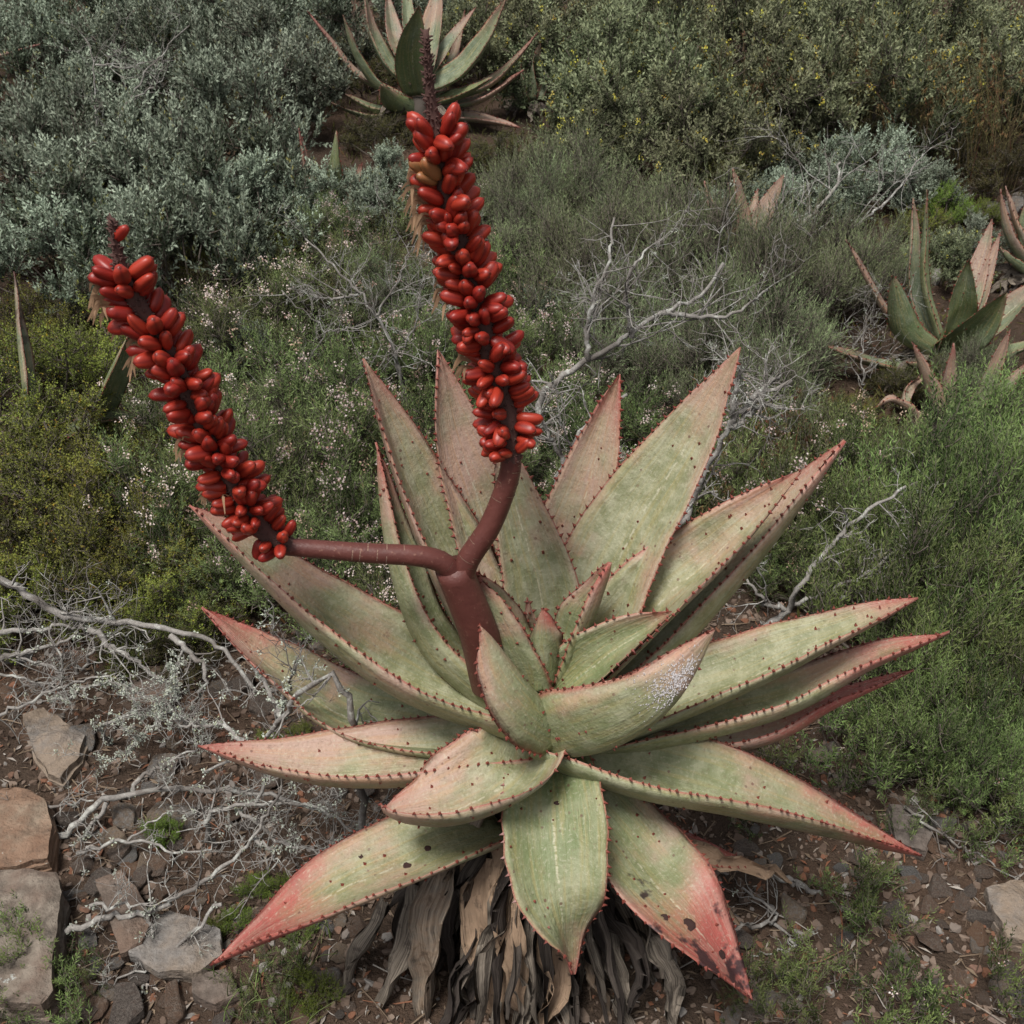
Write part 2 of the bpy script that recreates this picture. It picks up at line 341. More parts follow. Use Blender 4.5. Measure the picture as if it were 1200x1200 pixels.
# ------------------------------------------------------------------ ground
def spaced(lo, hi, step, far):
    a = list(np.arange(lo, hi + 1e-6, step)); s = step; x = a[-1]
    while x < far[1]: s *= 1.35; x += s; a.append(x)
    s = step; x = a[0]; pre = []
    while x > far[0]: s *= 1.35; x -= s; pre.append(x)
    return pre[::-1] + a
xs = spaced(-3.2, 3.2, 0.035, (-300, 300)); ys = spaced(0.2, 7.5, 0.035, (-60, 400))
nx, ny = len(xs), len(ys)
V = np.array([(x, y, terrain(x, y)) for y in ys for x in xs])
i = np.arange(ny - 1)[:, None] * nx; j = np.arange(nx - 1)[None]
F = np.stack([i + j, i + j + 1, i + nx + j + 1, i + nx + j], -1).reshape(-1, 4)
gb = MB(); gb.add(V, F, (0.5, 0.5, 0.5, 1)); gnd = gb.build('ground', M['soil']); tag(gnd, 'brown stony hillside soil rising behind the aloe', 'ground', kind='structure')

# ------------------------------------------------------------------ aloe leaf builder
PROF = ([0, .12, .3, .45, .6, .75, .87, .95, 1.0], [.76, .90, 1.0, .97, .84, .62, .37, .17, .014])
def catmull(P, n):
    P = [np.array(p, dtype=float) for p in P]
    P = [2 * P[0] - P[1]] + P + [2 * P[-1] - P[-2]]
    seg = [np.linalg.norm(P[i + 1] - P[i]) for i in range(1, len(P) - 2)]; cum = np.concatenate([[0], np.cumsum(seg)]); tot = cum[-1]
    out = []
    for s in np.linspace(0, tot, n):
        i = min(int(np.searchsorted(cum, s, side='right')) - 1, len(seg) - 1); t = (s - cum[i]) / seg[i]
        a, b, c, d = P[i], P[i + 1], P[i + 2], P[i + 3]
        out.append(0.5 * ((2 * b) + (c - a) * t + (2 * a - 5 * b + 4 * c - d) * t * t + (3 * b - a - 3 * c + d) * t ** 3))
    return np.array(out)

BLUNT = ([0, .12, .3, .5, .7, .84, .93, .98, 1.0], [.74, .90, 1.0, 1.0, .90, .70, .46, .22, .03])
def leaf(parent, pts, width, A, tone, mat, prof=None, ch=0.18, thick=0.022, roll=0.0, teeth=1.0, nv=30, prickles=34, name='leaf', wave=0.008, label=None, far=False):
    """pts: world control points base->tip; A: point on the rosette axis that the upper face looks at"""
    C = catmull(pts, nv); n = len(C)
    T = unit(np.gradient(C, axis=0)); seed = random.random()
    Rf = unit(np.array(A) - C); N = unit(Rf - (Rf * T).sum(1)[:, None] * T)
    # keep the frame steady along the leaf
    for q in range(1, n):
        m = 0.75 * N[q - 1] + 0.25 * N[q]; m = m - m.dot(T[q]) * T[q]; N[q] = m / np.linalg.norm(m)
    B = np.cross(T, N)
    if roll:
        cr, sr = math.cos(R(roll)), math.sin(R(roll)); N, B = N * cr + B * sr, B * cr - N * sr
    vv = np.linspace(0, 1, n); W = np.interp(vv, *(prof or PROF)) * width * 0.5
    k = np.array((1, 2, 1)) / 4.0; Ws = np.convolve(np.pad(W, 1, mode='edge'), k, 'valid'); W = np.where(vv > .97, W, Ws)
    th = thick * np.interp(vv, [0, .2, .6, .9, 1], [1.2, 1.0, .75, .35, .08])
    us = np.array([-1, -.86, -.62, -.36, -.12, 0, .12, .36, .62, .86, 1.0]); lo = us[1:-1][::-1]
    wav = np.array([[noise.noise(Vector((q * 9.0 * 0.5 + seed * 50, a * 1.3, seed * 20))) for a in us] for q in vv])
    edge = np.array([[noise.noise(Vector((q * 14.0 + seed * 31, s * 5.0, seed * 9))) for s in (-1, 1)] for q in vv]) * width * 0.018
    up = C[:, None] + B[:, None] * (us[None, :, None] * W[:, None, None]) + N[:, None] * ((ch * W[:, None] * (us ** 2)[None] * 1.6 + wav * wave)[..., None])
    up[:, 0] -= B * edge[:, :1]; up[:, -1] += B * edge[:, 1:]
    dn = C[:, None] + B[:, None] * (lo[None, :, None] * W[:, None, None]) + N[:, None] * ((ch * W[:, None] * (lo ** 2)[None] * 1.6 - th[:, None] * np.sqrt(1 - lo ** 2)[None])[..., None])
    V = np.concatenate([up, dn], 1); m = V.shape[1]
    uvs = np.zeros((n, m, 4), dtype=np.float32)
    uvs[..., 0] = np.concatenate([us, lo])[None] * 0.5 + 0.5; uvs[..., 1] = vv[:, None]; uvs[..., 2] = seed; uvs[:, :len(us), 3] = 1.0
    mb = MB(); i = np.arange(n - 1)[:, None] * m; j = np.arange(m)[None]; j2 = (j + 1) % m
    F = np.stack([i + j, i + j2, i + m + j2, i + m + j], -1).reshape(-1, 4)[:, ::-1]
    mb.add(V.reshape(-1, 3), [F, np.array([list(range((n - 1) * m, n * m))[::-1]]), np.array([list(range(m))])], (0.5, 0.5, 0.5, 1))
    o = mb.build(name, mat, parent)
    a = o.data.attributes.new('leafuv', 'FLOAT_COLOR', 'POINT'); a.data.foreach_set('color', uvs.ravel())
    a = o.data.attributes.new('tone', 'FLOAT_COLOR', 'POINT'); a.data.foreach_set('color', np.tile(np.array(tone, dtype=np.float32), n * m))
    if label: o['label'] = label
    if teeth:
        tb = MB(); L = np.linalg.norm(np.diff(C, axis=0), axis=1).sum(); cnt = int(L / (0.0155 if not far else 0.024))
        def cone(p, d, h, r, q=4):
            d = unit(np.array(d)); a = unit(np.cross(d, (0.31, 0.5, 0.8))); b = np.cross(d, a)
            ring = [p + (a * math.cos(x) + b * math.sin(x)) * r for x in np.arange(q) * 2 * math.pi / q]
            tb.add(ring + [p + d * h], np.array([[x, (x + 1) % q, q] for x in range(q)]), np.array([[.15, 0, 0, 1]] * q + [[1, 0, 0, 1]]))
        for s, col in ((-1, 0), (1, len(us) - 1)):
            for q in range(cnt):
                f = (q + 0.5 + random.uniform(-.28, .28)) / cnt
                if f > 0.985 or f < 0.02: continue
                x = f * (n - 1); i0 = int(x); fr = x - i0
                p = V[i0, col] * (1 - fr) + V[i0 + 1, col] * fr
                d = B[i0] * s * 1.0 + T[i0] * random.uniform(0.2, 0.55) + N[i0] * random.uniform(.1, .35)
                h = teeth * random.uniform(0.0052, 0.0085) * (.95 if far else 1); cone(p - unit(np.array(d)) * 0.0008, d, h, h * 0.42)
        for q in range(prickles):
            upf = random.random() < 0.45; f = random.uniform(.08, .92); i0 = int(f * (n - 1)); jx = random.randrange(1, len(us) - 1)
            p = V[i0, jx] if upf else V[i0, len(us) + min(jx, len(lo) - 1)]
            p = p + T[i0] * random.uniform(-.006, .006)
            h = teeth * random.uniform(0.0035, 0.006); cone(p, N[i0] * (1 if upf else -1) + T[i0] * .3, h, h * .55)
        to = tb.build('marginal_teeth', M['tooth'], o, smooth=False); to['kind'] = 'stuff'
    return o, V, N, us

# ------------------------------------------------------------------ main aloe
YC = 1.26
AC = at(632, 800, YC)                            # heart of the rosette
aloe = empty('aloe_plant', (AC.x, AC.y + 0.02, terrain(AC.x, AC.y)))
tag(aloe, 'large pale green aloe with toothed leaves and two spikes of red fruit', 'aloe')
OFF = Vector(aloe.location)
def loc(p): return np.array(tuple(Vector(p) - OFF))
def L(pts, wpx, tone, ch=0.18, roll=0, **kw):
    P = [at(x, y, YC + d) for x, y, d in pts]
    wm = wpx * 1.06 * mpp(P[len(P) // 2])
    ch_ = ch * 1.25 + .08
    return leaf(aloe, [loc(p) for p in P], wm, loc(AC + Vector((0, 0, 0.42))), tone, M['aloe'], ch=ch_, roll=roll, **kw)
# tone = (pink, red tip length, green, rot)
L([(620, 850, -.0), (512, 765, .04), (465, 655, .10), (442, 518, .17)], 62, (.42, .10, .5, 0), ch=.35, roll=25)
L([(625, 840, .01), (540, 700, .08), (478, 560, .13), (426, 420, .17)], 112, (.58, .07, .15, 0), ch=.22, roll=8)
L([(645, 850, .02), (580, 640, .15), (537, 520, .20), (513, 410, .24)], 112, (.88, .05, .0, .0), ch=.10)
L([(650, 850, .02), (634, 700, .12), (606, 600, .17), (585, 500, .21)], 88, (.45, .05, .2, 0), ch=.15)
L([(645, 850, .03), (660, 680, .18), (692, 560, .26), (726, 438, .32)], 92, (.60, .14, .1, 0), ch=.12)
L([(655, 850, .02), (722, 660, .15), (800, 530, .21), (868, 407, .25)], 120, (.50, .06, .12, 0), ch=.10)
L([(690, 835, .02), (775, 765, .09), (890, 640, .16), (991, 517, .21)], 92, (.62, .09, .1, 0), ch=.30, roll=-22)
L([(668, 815, .01), (760, 720, .08), (850, 640, .12), (937, 553, .15)], 92, (.52, .10, .1, 0), ch=.38, roll=8)
L([(690, 885, -.01), (880, 865, .03), (980, 820, .06), (1071, 785, .09)], 50, (.85, .60, .3, 0.0), ch=.2, roll=-20)
L([(690, 880, -.01), (900, 832, .02), (1015, 778, .04), (1113, 741, .06)], 70, (.55, .30, .35, 0), ch=.3, roll=-12)
L([(680, 875, .0), (870, 796, .03), (980, 745, .05), (1076, 701, .07)], 88, (.42, .09, .25, 0), ch=.3, roll=-5)
L([(640, 900, -.03), (740, 968, -.05), (820, 1003, -.05), (886, 1015, -.05)], 60, (.98, .80, .1, 0), ch=.15)
lf_r = L([(625, 872, -.04), (745, 915, -.08), (880, 945, -.10), (1080, 1003, -.10)], 108, (.48, .30, .45, .2), ch=.30, roll=-6)
lf_b = L([(690, 935, -.07), (742, 1005, -.14), (808, 1080, -.24), (882, 1172, -.31)], 122, (.72, .66, .7, 1.0), ch=.12, roll=-8, label='right drooping leaf with a red tip rotting black')
lf_f = L([(643, 893, -.06), (648, 955, -.15), (655, 1045, -.24), (672, 1142, -.30)], 118, (.42, .13, .85, .15), ch=.16)
lf_bl = L([(588, 965, -.07), (478, 1008, -.15), (362, 1064, -.21), (246, 1131, -.25)], 112, (.74, .56, .4, .12), ch=.14, roll=8)
L([(630, 880, .00), (430, 850, .06), (330, 790, .12), (236, 712, .17)], 104, (.58, .22, .85, 0), ch=.20, roll=4)
lf_l = L([(640, 884, -.03), (470, 905, -.05), (345, 903, -.05), (232, 874, -.02)], 100, (.82, .12, .3, 0), ch=.32, roll=6)
lf_ll = L([(640, 862, -.03), (480, 805, .00), (370, 728, .04), (222, 592, .09)], 112, (.52, .05, .3, 0), ch=.34, roll=6)
lf_c = L([(618, 868, -.04), (602, 910, -.11), (545, 945, -.16), (490, 955, -.17), (449, 950, -.15)], 112, (.75, .06, .25, .10), ch=.34, roll=0, prof=BLUNT)
lf_w = L([(640, 873, -.05), (715, 862, -.12), (785, 815, -.12), (837, 737, -.08)], 110, (.38, .06, .45, 0), ch=.50, roll=-22)
# heart leaves
L([(632, 790, .05), (624, 755, .06), (618, 700, .07)], 18, (.7, .12, .5, 0), ch=.3, prickles=3)
L([(655, 800, .03), (680, 735, .05), (716, 659, .06)], 46, (.42, .18, .7, 0), ch=.45, prickles=10, roll=-15)
L([(634, 800, .0), (634, 760, .01), (637, 712, .015)], 42, (.55, .22, .8, 0), ch=.4, prickles=10, roll=160)
L([(628, 812, .0), (590, 745, .02), (556, 668, .03)], 50, (.48, .14, .6, 0), ch=.55, prickles=12, roll=25)
L([(648, 822, -.01), (705, 775, .01), (787, 716, .03)], 60, (.42, .12, .8, 0), ch=.55, prickles=14, roll=25)
L([(648, 852, -.06), (606, 808, -.082), (561, 733, -.065)], 80, (.55, .10, .75, 0), ch=.30, prickles=30, roll=150)

# stem, leaf bases
sb = MB(); zz = np.linspace(-0.03, AC.z - OFF.z - 0.03, 12)
sb.tube([loc(Vector((AC.x, AC.y + 0.02 + 0.02 * math.sin(a * 5), OFF.z + a))) for a in zz], [0.10 + 0.012 * math.sin(q * 2.3) for q in range(9)] + [.085, .065, .03], 16, (.3, .3, .2, 1))
sb.build('stem', M['dead_leaf'], aloe)

# withered skirt of dead leaves
def dead_leaf(parent, pts, width, seed, twist=0.6, curl=0.5):
    C = catmull(pts, 16); C = C + np.array([[noise.noise(Vector((q * .35, seed * 77, w_))) * .012 for w_ in (1.5, 5.5, 9.5)] for q in range(16)]); T = unit(np.gradient(C, axis=0)); out = C - np.array((0, 0.02, 0)); out[:, 2] = 0
    N = unit(out - (out * T).sum(1)[:, None] * T); B = np.cross(T, N); mb = MB()
    n = 16; us = np.array([-1, -.6, -.2, .2, .6, 1]); vv = np.linspace(0, 1, n)
    W = np.interp(vv, [0, .3, .7, 1], [.8, 1, .7, .12]) * width * .5
    V = np.zeros((n, 12, 3)); tc = np.zeros((n, 12, 4)); 
    for q in range(n):
        a = twist * (vv[q] - .2) + 0.9 * noise.noise(Vector((vv[q] * 4, seed * 30, 0)))
        b = B[q] * math.cos(a) + N[q] * math.sin(a); nn = N[q] * math.cos(a) - B[q] * math.sin(a)
        for x, u in enumerate(us):
            c_ = curl * (0.5 + vv[q]) * (u * u); wob = 0.7 * noise.noise(Vector((vv[q] * 5, u * 1.6, seed * 40)))
            p = C[q] + b * u * W[q] * (1 - .25 * c_) + nn * W[q] * (c_ + wob)
            V[q, x] = p; V[q, 11 - x] = p - nn * 0.0035 * (1.1 - abs(u))
            tc[q, x] = tc[q, 11 - x] = (u * .5 + .5, vv[q], seed, 1)
    i = np.arange(n - 1)[:, None] * 12; j = np.arange(12)[None]; j2 = (j + 1) % 12
    F = np.stack([i + j, i + j2, i + 12 + j2, i + 12 + j], -1).reshape(-1, 4)
    mb.add(V.reshape(-1, 3), F, tc.reshape(-1, 4)); return mb.build('dead_leaf', M['dead_leaf'], parent)
hz = AC.z - OFF.z
def skirt(az, z0, r1, z1, width, seed, r0=.085, bow=.05, **kw):
    c, s = math.sin(az), -math.cos(az); tz = random.uniform(-.12, .12)
    p0 = (c * r0, .0 + s * r0, z0); 
    rm = (r0 + r1) / 2 + bow; p1 = (math.sin(az + tz * .5) * rm, -math.cos(az + tz * .5) * rm, z0 * .6 + z1 * .4)
    p2 = (math.sin(az + tz) * r1, -math.cos(az + tz) * r1, z1)
    return dead_leaf(aloe, [p0, p1, p2], width, seed, **kw)
random.seed(21)
for q in range(125):
    az = random.uniform(-math.pi, math.pi) if q < 50 else random.uniform(-1.7, 1.7)
    z0 = random.uniform(.08, hz - .20)
    skirt(az, z0, random.uniform(.13, .30), max(-.005, z0 - random.uniform(.14, .45)), random.uniform(.020, .056), random.choice((random.uniform(0, .25), random.uniform(.2, .84))), r0=.10, bow=random.uniform(-.02, .06), twist=random.uniform(-3.2, 3.2), curl=random.uniform(.4, 1.7))
for pts, wd, sd_ in (([(566, 1000, -.09), (570, 1090, -.16), (592, 1215, -.22)], 62, .97), ([(595, 990, -.10), (598, 1080, -.17), (612, 1195, -.215)], 50, 1.0),
                     ([(655, 1070, -.15), (652, 1130, -.18), (632, 1210, -.22)], 48, .98), ([(530, 1010, -.08), (508, 1090, -.15), (500, 1215, -.20)], 54, .8),
                     ([(490, 1040, -.08), (476, 1110, -.14), (432, 1215, -.20)], 36, .45), ([(600, 1000, -.08), (625, 1080, -.15), (640, 1200, -.2)], 40, .25),
                     ([(735, 965, -.07), (800, 1015, -.10), (868, 1085, -.12)], 34, .88), ([(770, 985, -.06), (865, 1015, -.06), (905, 1020, -.05), (930, 1035, -.05)], 26, .95),
                     ([(752, 1080, -.12), (770, 1130, -.17), (790, 1210, -.22)], 40, .5), ([(700, 1080, -.13), (720, 1140, -.17), (745, 1215, -.22)], 32, .35),
                     ([(780, 1060, -.10), (835, 1120, -.13), (890, 1205, -.15)], 30, .4), ([(455, 1055, -.06), (415, 1130, -.12), (385, 1210, -.15)], 34, .4)):
    P = [at(x, y, YC + d) for x, y, d in pts]
    dead_leaf(aloe, [loc(p) for p in P], wd * mpp(P[1]), sd_, twist=random.uniform(-.5, .5), curl=random.uniform(.4, .9))

# surface details of single leaves
def on_leaf(lfv, u, v):
    o, V, N, us = lfv; x = v * (len(V) - 1); i0 = min(int(x), len(V) - 2); fr = x - i0
    row = V[i0] * (1 - fr) + V[i0 + 1] * fr; p = np.array([np.interp(u, us, row[:len(us), a]) for a in range(3)])
    return p, N[i0]
random.seed(5)
mb = MB()
for q in range(620):
    u, v = random.gauss(.58, .17), random.gauss(.76, .06)
    if not (.1 < u < .98): continue
    # crust on the outer face of the lichened leaf
    o, V, N, us = lf_w; x = v * (len(V) - 1); i0 = min(int(x), len(V) - 2); fr = x - i0
    row = V[i0] * (1 - fr) + V[i0 + 1] * fr; lowu = np.concatenate([us[-1:], us[1:-1][::-1], us[:1]]); rr = np.concatenate([row[len(us) - 1:len(us)], row[len(us):], row[:1]])
    p = np.array([np.interp(-u, -lowu, rr[:, a]) for a in range(3)]); nn = -N[i0]
    r_ = random.uniform(.0009, .0026); a = unit(np.cross(nn, (.3, .5, .7))); b = np.cross(nn, a)
    ring = [p + (a * math.cos(t) + b * math.sin(t)) * r_ * random.uniform(.7, 1.3) for t in np.arange(5) * 1.2566] + [p + nn * r_ * .7]
    mb.add(ring, np.array([[t, (t + 1) % 5, 5] for t in range(5)]), (.5, .5, .5, 1))
o = mb.build('white_scale_crust', M['scale'], lf_w[0], smooth=False); o['kind'] = 'stuff'; o['label'] = 'white powdery crust on the leaf'
def scar(lfv, u, v, r):
    p, nn = on_leaf(lfv, u, v); a = unit(np.cross(nn, (.3, .5, .7))); b = np.cross(nn, a); mb = MB(); Q = 10
    rg = [random.uniform(.8, 1.2) for _ in range(Q)]
    ring = lambda s, h: [p + nn * h + (a * math.cos(t) * 1.2 + b * math.sin(t)) * r * s * rg[i] for i, t in enumerate(np.arange(Q) * 2 * math.pi / Q)]
    V = ring(1.0, -.0006) + ring(.8, .0012) + ring(.45, .0006)
    F = [[i + Q * l, (i + 1) % Q + Q * l, (i + 1) % Q + Q * (l + 1), i + Q * (l + 1)] for l in (0, 1) for i in range(Q)]
    mb.add(V, [np.array(F), np.array([list(range(2 * Q, 3 * Q))])], (.5, .5, .5, 1)); mb.build('scar', M['scar'], lfv[0])
for a in ((lf_bl, .1, .25, .006), (lf_bl, -.1, .33, .007), (lf_bl, .55, .45, .004), (lf_b, .1, .62, .010), (lf_b, .45, .55, .006), (lf_f, -.1, .22, .004), (lf_b, -.2, .8, .008)): scar(*a)

# peduncle and the two fruit spikes
random.seed(11)
def PP(pts): return [loc(at(x, y, YC + d)) for x, y, d in pts]
mb = MB(); C = catmull(PP([(575, 800, .01), (562, 745, .0), (545, 700, .0), (530, 664, .0)]), 14)
mb.tube(C, np.linspace(.033, .0265, 14), 18); ped = mb.build('peduncle', M['peduncle'], aloe)
def branch(pts, r0, r1, nb):
    mb = MB(); C = catmull(PP(pts), 28); mb.tube(C, np.interp(np.linspace(0, 1, 28), [0, .12, 1], [r0 * 1.25, r0, r1]), 16)
    o = mb.build('flower_stalk', M['peduncle'], ped)
    bb = MB(); T = unit(np.gradient(C, axis=0))
    for q in range(nb):
        f = random.uniform(.06, .98); i0 = int(f * 27); a = unit(np.cross(T[i0], rng.normal(size=3))); rr = np.interp(f, [0, 1], [r0, r1])
        b = np.cross(T[i0], a); p = C[i0]
        for s in np.linspace(-.45, .45, 4):
            d = a * math.cos(s) + b * math.sin(s); d2 = a * math.cos(s + .25) + b * math.sin(s + .25)
            bb.add([p + d * rr * 1.0, p + d2 * rr * 1.0, p + d2 * rr * 1.05 + T[i0] * .0018, p + d * rr * 1.05 + T[i0] * .0018], np.array([[0, 1, 2, 3]]), (.5, .5, .5, 1))
    q = bb.build('bract_scars', M['bract'], aloe); q.parent = o; q['kind'] = 'stuff'
branch([(538, 700, .0), (528, 668, -.003), (500, 653, -.01), (430, 648, -.02), (325, 640, -.03)], .0165, .0125, 34)
branch([(542, 700, .0), (546, 662, .0), (575, 615, .01), (596, 560, .02), (599, 530, .025)], .0175, .0145, 34)

def fruit_mesh(seed, ripe=0.0):
    r = random.Random(seed); mb = MB(); A = 15; Q = 10; V = []; T = []
    bend = r.uniform(-.10, .10); fat = r.uniform(.92, 1.08)
    for q in range(Q + 1):
        f = q / Q; z = f
        rad = (max(0, 1 - abs(2 * (f * .95 + .035) - 1) ** 2.7)) ** .5 * (1 - .14 * (f - .4)) * .5
        if q == Q: rad *= .75
        for a in range(A):
            t = a * 2 * math.pi / A; lobe = 1 + .05 * math.cos(3 * t + math.pi) - .07 * (abs(math.sin(1.5 * t)) < .22)
            V.append((math.cos(t) * rad * lobe * .49 * fat + bend * math.sin(math.pi * f) * .4, math.sin(t) * rad * lobe * .49 * fat, z))
            groove = 1.0 if abs(math.sin(1.5 * t)) < .22 else 0.0
            T.append((groove, 1.0 if f > .97 else 0, ripe * (1 - f * .4), 1))
    i = np.arange(Q)[:, None] * A; j = np.arange(A)[None]; j2 = (j + 1) % A
    F = np.stack([i + j, i + j2, i + A + j2, i + A + j], -1).reshape(-1, 4)
    mb.add(V, [F, np.array([list(range(Q * A, (Q + 1) * A))])], np.array(T))
    # withered style at the tip
    mb.tube([(bend * .1, 0, .985), (bend * .1 + .01, .004, 1.03), (bend * .1 + .03, .01, 1.06)], [.016, .010, .004], 4, (0, 1, 0, 1))
    return mb.mesh('fruit', M['fruit'])
FM = [fruit_mesh(s) for s in range(5)]; FU = fruit_mesh(9, .75)
def relaxed(n, length, r, seed):
    rd = random.Random(seed); out = []
    for q in range(n):
        best = None
        for c in range(26):
            f, ph = rd.random(), rd.uniform(0, 2 * math.pi)
            dm = min(((((f - a) * length) ** 2 + (((ph - b + math.pi) % (2 * math.pi) - math.pi) * r) ** 2) for a, b in out), default=9)
            if best is None or dm > best[0]: best = (dm, f, ph)
        out.append(best[1:])
    return sorted(out)
def spike(pts, n, r_ax, gaps, bare, wither, first, yellow=(), extra=()):
    C = catmull(PP(pts), 60); T = unit(np.gradient(C, axis=0)); mb = MB(); vv = np.linspace(0, 1, 60)
    mb.tube(C, np.interp(vv, [0, bare, bare + .05, 1], [r_ax, r_ax * .7, r_ax * .42, r_ax * .22]), 12)
    # stubby pedicel scars all over the axis
    for q in range(900):
        f = random.uniform(.0, .995); i0 = int(f * 59); a = unit(np.cross(T[i0], rng.normal(size=3)) + T[i0] * random.uniform(-.3, .5)); rr = np.interp(f, [0, bare, bare + .05, 1], [r_ax, r_ax * .7, r_ax * .42, r_ax * .22])
        p = C[i0] + (C[min(i0 + 1, 59)] - C[i0]) * (f * 59 - i0) + a * rr * .9; mb.tube([p, p + a * random.uniform(.002, .006) + T[i0] * random.uniform(0, .004)], [.0016, .0007], 4, (.3, .3, .3, 1))
    ax = mb.build('fruit_spike', M['rachis'], aloe)
    ref = unit(np.cross(T[30], (0, 1, 0))); placed = []
    to_cam = unit(np.array(tuple(CAM)) - np.array(tuple(OFF)) - C[30])
    back = MB(); lay = relaxed(n, .42, .026, n) + [(e, None) for e in extra]
    for q, (f_, ph_) in enumerate(lay):
        f = first + (bare - first) * f_ if ph_ is not None else f_; i0 = int(f * 59); fr = f * 59 - i0
        p = C[i0] * (1 - fr) + C[min(i0 + 1, 59)] * fr; t = T[i0]
        a0 = unit(ref - ref.dot(t) * t); b0 = np.cross(t, a0)
        ph = ph_ if ph_ is not None else 0.0
        d0 = a0 * math.cos(ph) + b0 * math.sin(ph)
        if ph_ is None: d0 = unit(np.array((1.0, 0, .1)) - np.array((1.0, 0, .1)).dot(t) * t)
        facing = d0.dot(to_cam); side = d0.dot(np.array((1, 0, 0)))
        if any(g0 < f < g1 and facing > gf and s0 < side < s1 for g0, g1, gf, s0, s1 in gaps): continue
        if random.random() < .02: continue
        rise = np.interp(f, [0, .3, bare], [.2, .5, 1.05]) + random.uniform(-.3, .3)
        d = unit(d0 + t * rise + rng.normal(size=3) * .30); ln = random.uniform(.0300, .0390) * np.interp(f, [0, .2, bare], [.86, 1, .98])
        me = FM[q % 5]
        if ph_ is None: ln = .024
        if any(abs(f - y) < .012 and side < -.2 for y in yellow): me = FU
        rr = np.interp(f, [0, bare], [r_ax, r_ax * .75]) if ph_ is not None else r_ax * .12
        pos = p + d0 * (rr * .9) + d * .0005; qd = Vector(d).to_track_quat('Z', 'Y')
        mtx = Matrix.Translation(pos) @ qd.to_matrix().to_4x4() @ Matrix.Rotation(random.uniform(0, 6.28), 4, 'Z') @ Matrix.Diagonal((ln * random.uniform(.95, 1.12), ln * random.uniform(.95, 1.12), ln, 1))
        if facing < -.30:                        # the far side of the spike: joined
            nvt = len(me.vertices); co = np.empty(nvt * 3, dtype=np.float32); me.vertices.foreach_get('co', co); mm = np.array(mtx); co = co.reshape(-1, 3) @ mm[:3, :3].T + mm[:3, 3]
            back.add(co, [np.array([tuple(p_.vertices) for p_ in me.polygons if len(p_.vertices) == 4]), *[np.array([tuple(p_.vertices)]) for p_ in me.polygons if len(p_.vertices) > 4]], (0, 0, 0, 1))
            continue
        o = bpy.data.objects.new('fruit', me); link(o, ax); o.matrix_local = mtx
    if back.v: back.build('fruits_behind', M['fruit'], ax)['kind'] = 'stuff'
    # withered perianths hanging on some fruits
    for f, sd_ in wither:
        i0 = int(f * 59); d0 = unit(np.array((-1, -.2 * sd_, 0.1 * sd_)) ); wb = MB()
        for z in range(9):
            d = unit(d0 + rng.normal(size=3) * .38); p = C[i0] + d * .030
            c2 = catmull([p, p + d * .014 + np.array((0, 0, .004)), p + d * .022 + np.array((0, 0, -.012)) + rng.normal(size=3) * .004], 7)
            bb = unit(np.cross(np.gradient(c2, axis=0), (0.1, 1, .2))); W = np.interp(np.linspace(0, 1, 7), [0, .5, 1], [.0014, .0022, .0005])[:, None]
            V = np.stack([c2 - bb * W, c2 + bb * W], 1).reshape(-1, 3); k_ = np.arange(6)[:, None] * 2
            wb.add(V, k_ + np.array([[0, 1, 3, 2]]), (.5, .5, .5, 1))
        wb.build('withered_flower', M['withered'], ax)['kind'] = 'stuff'
    return ax
spike([(340, 641, -.028), (305, 618, -.03), (262, 545, -.04), (205, 430, -.05), (150, 335, -.055), (136, 290, -.055), (132, 256, -.055)], 205, .0135,
      [(.05, .13, .55, -.1, .9), (.22, .30, .72, -.5, .4), (.42, .47, .75, -.6, .1), (.74, .80, .2, -1, 1)], .86, [(.83, 1), (.80, 2), (.66, 1.5), (.76, 0), (.4, 1), (.25, 0)], .03, extra=(.95,))
spike([(599, 538, .024), (592, 480, .03), (562, 370, .035), (528, 250, .035), (508, 140, .03), (502, 85, .03), (499, 35, .03)], 236, .0150,
      [(.06, .20, .62, -.15, .62), (.30, .33, .8, -.3, .4), (.52, .57, .8, -.4, .4)], .80, [(.64, 1), (.66, 2), (.69, 0), (.62, -1), (.28, 0), (.45, 1)], .02, yellow=(.72, .70))

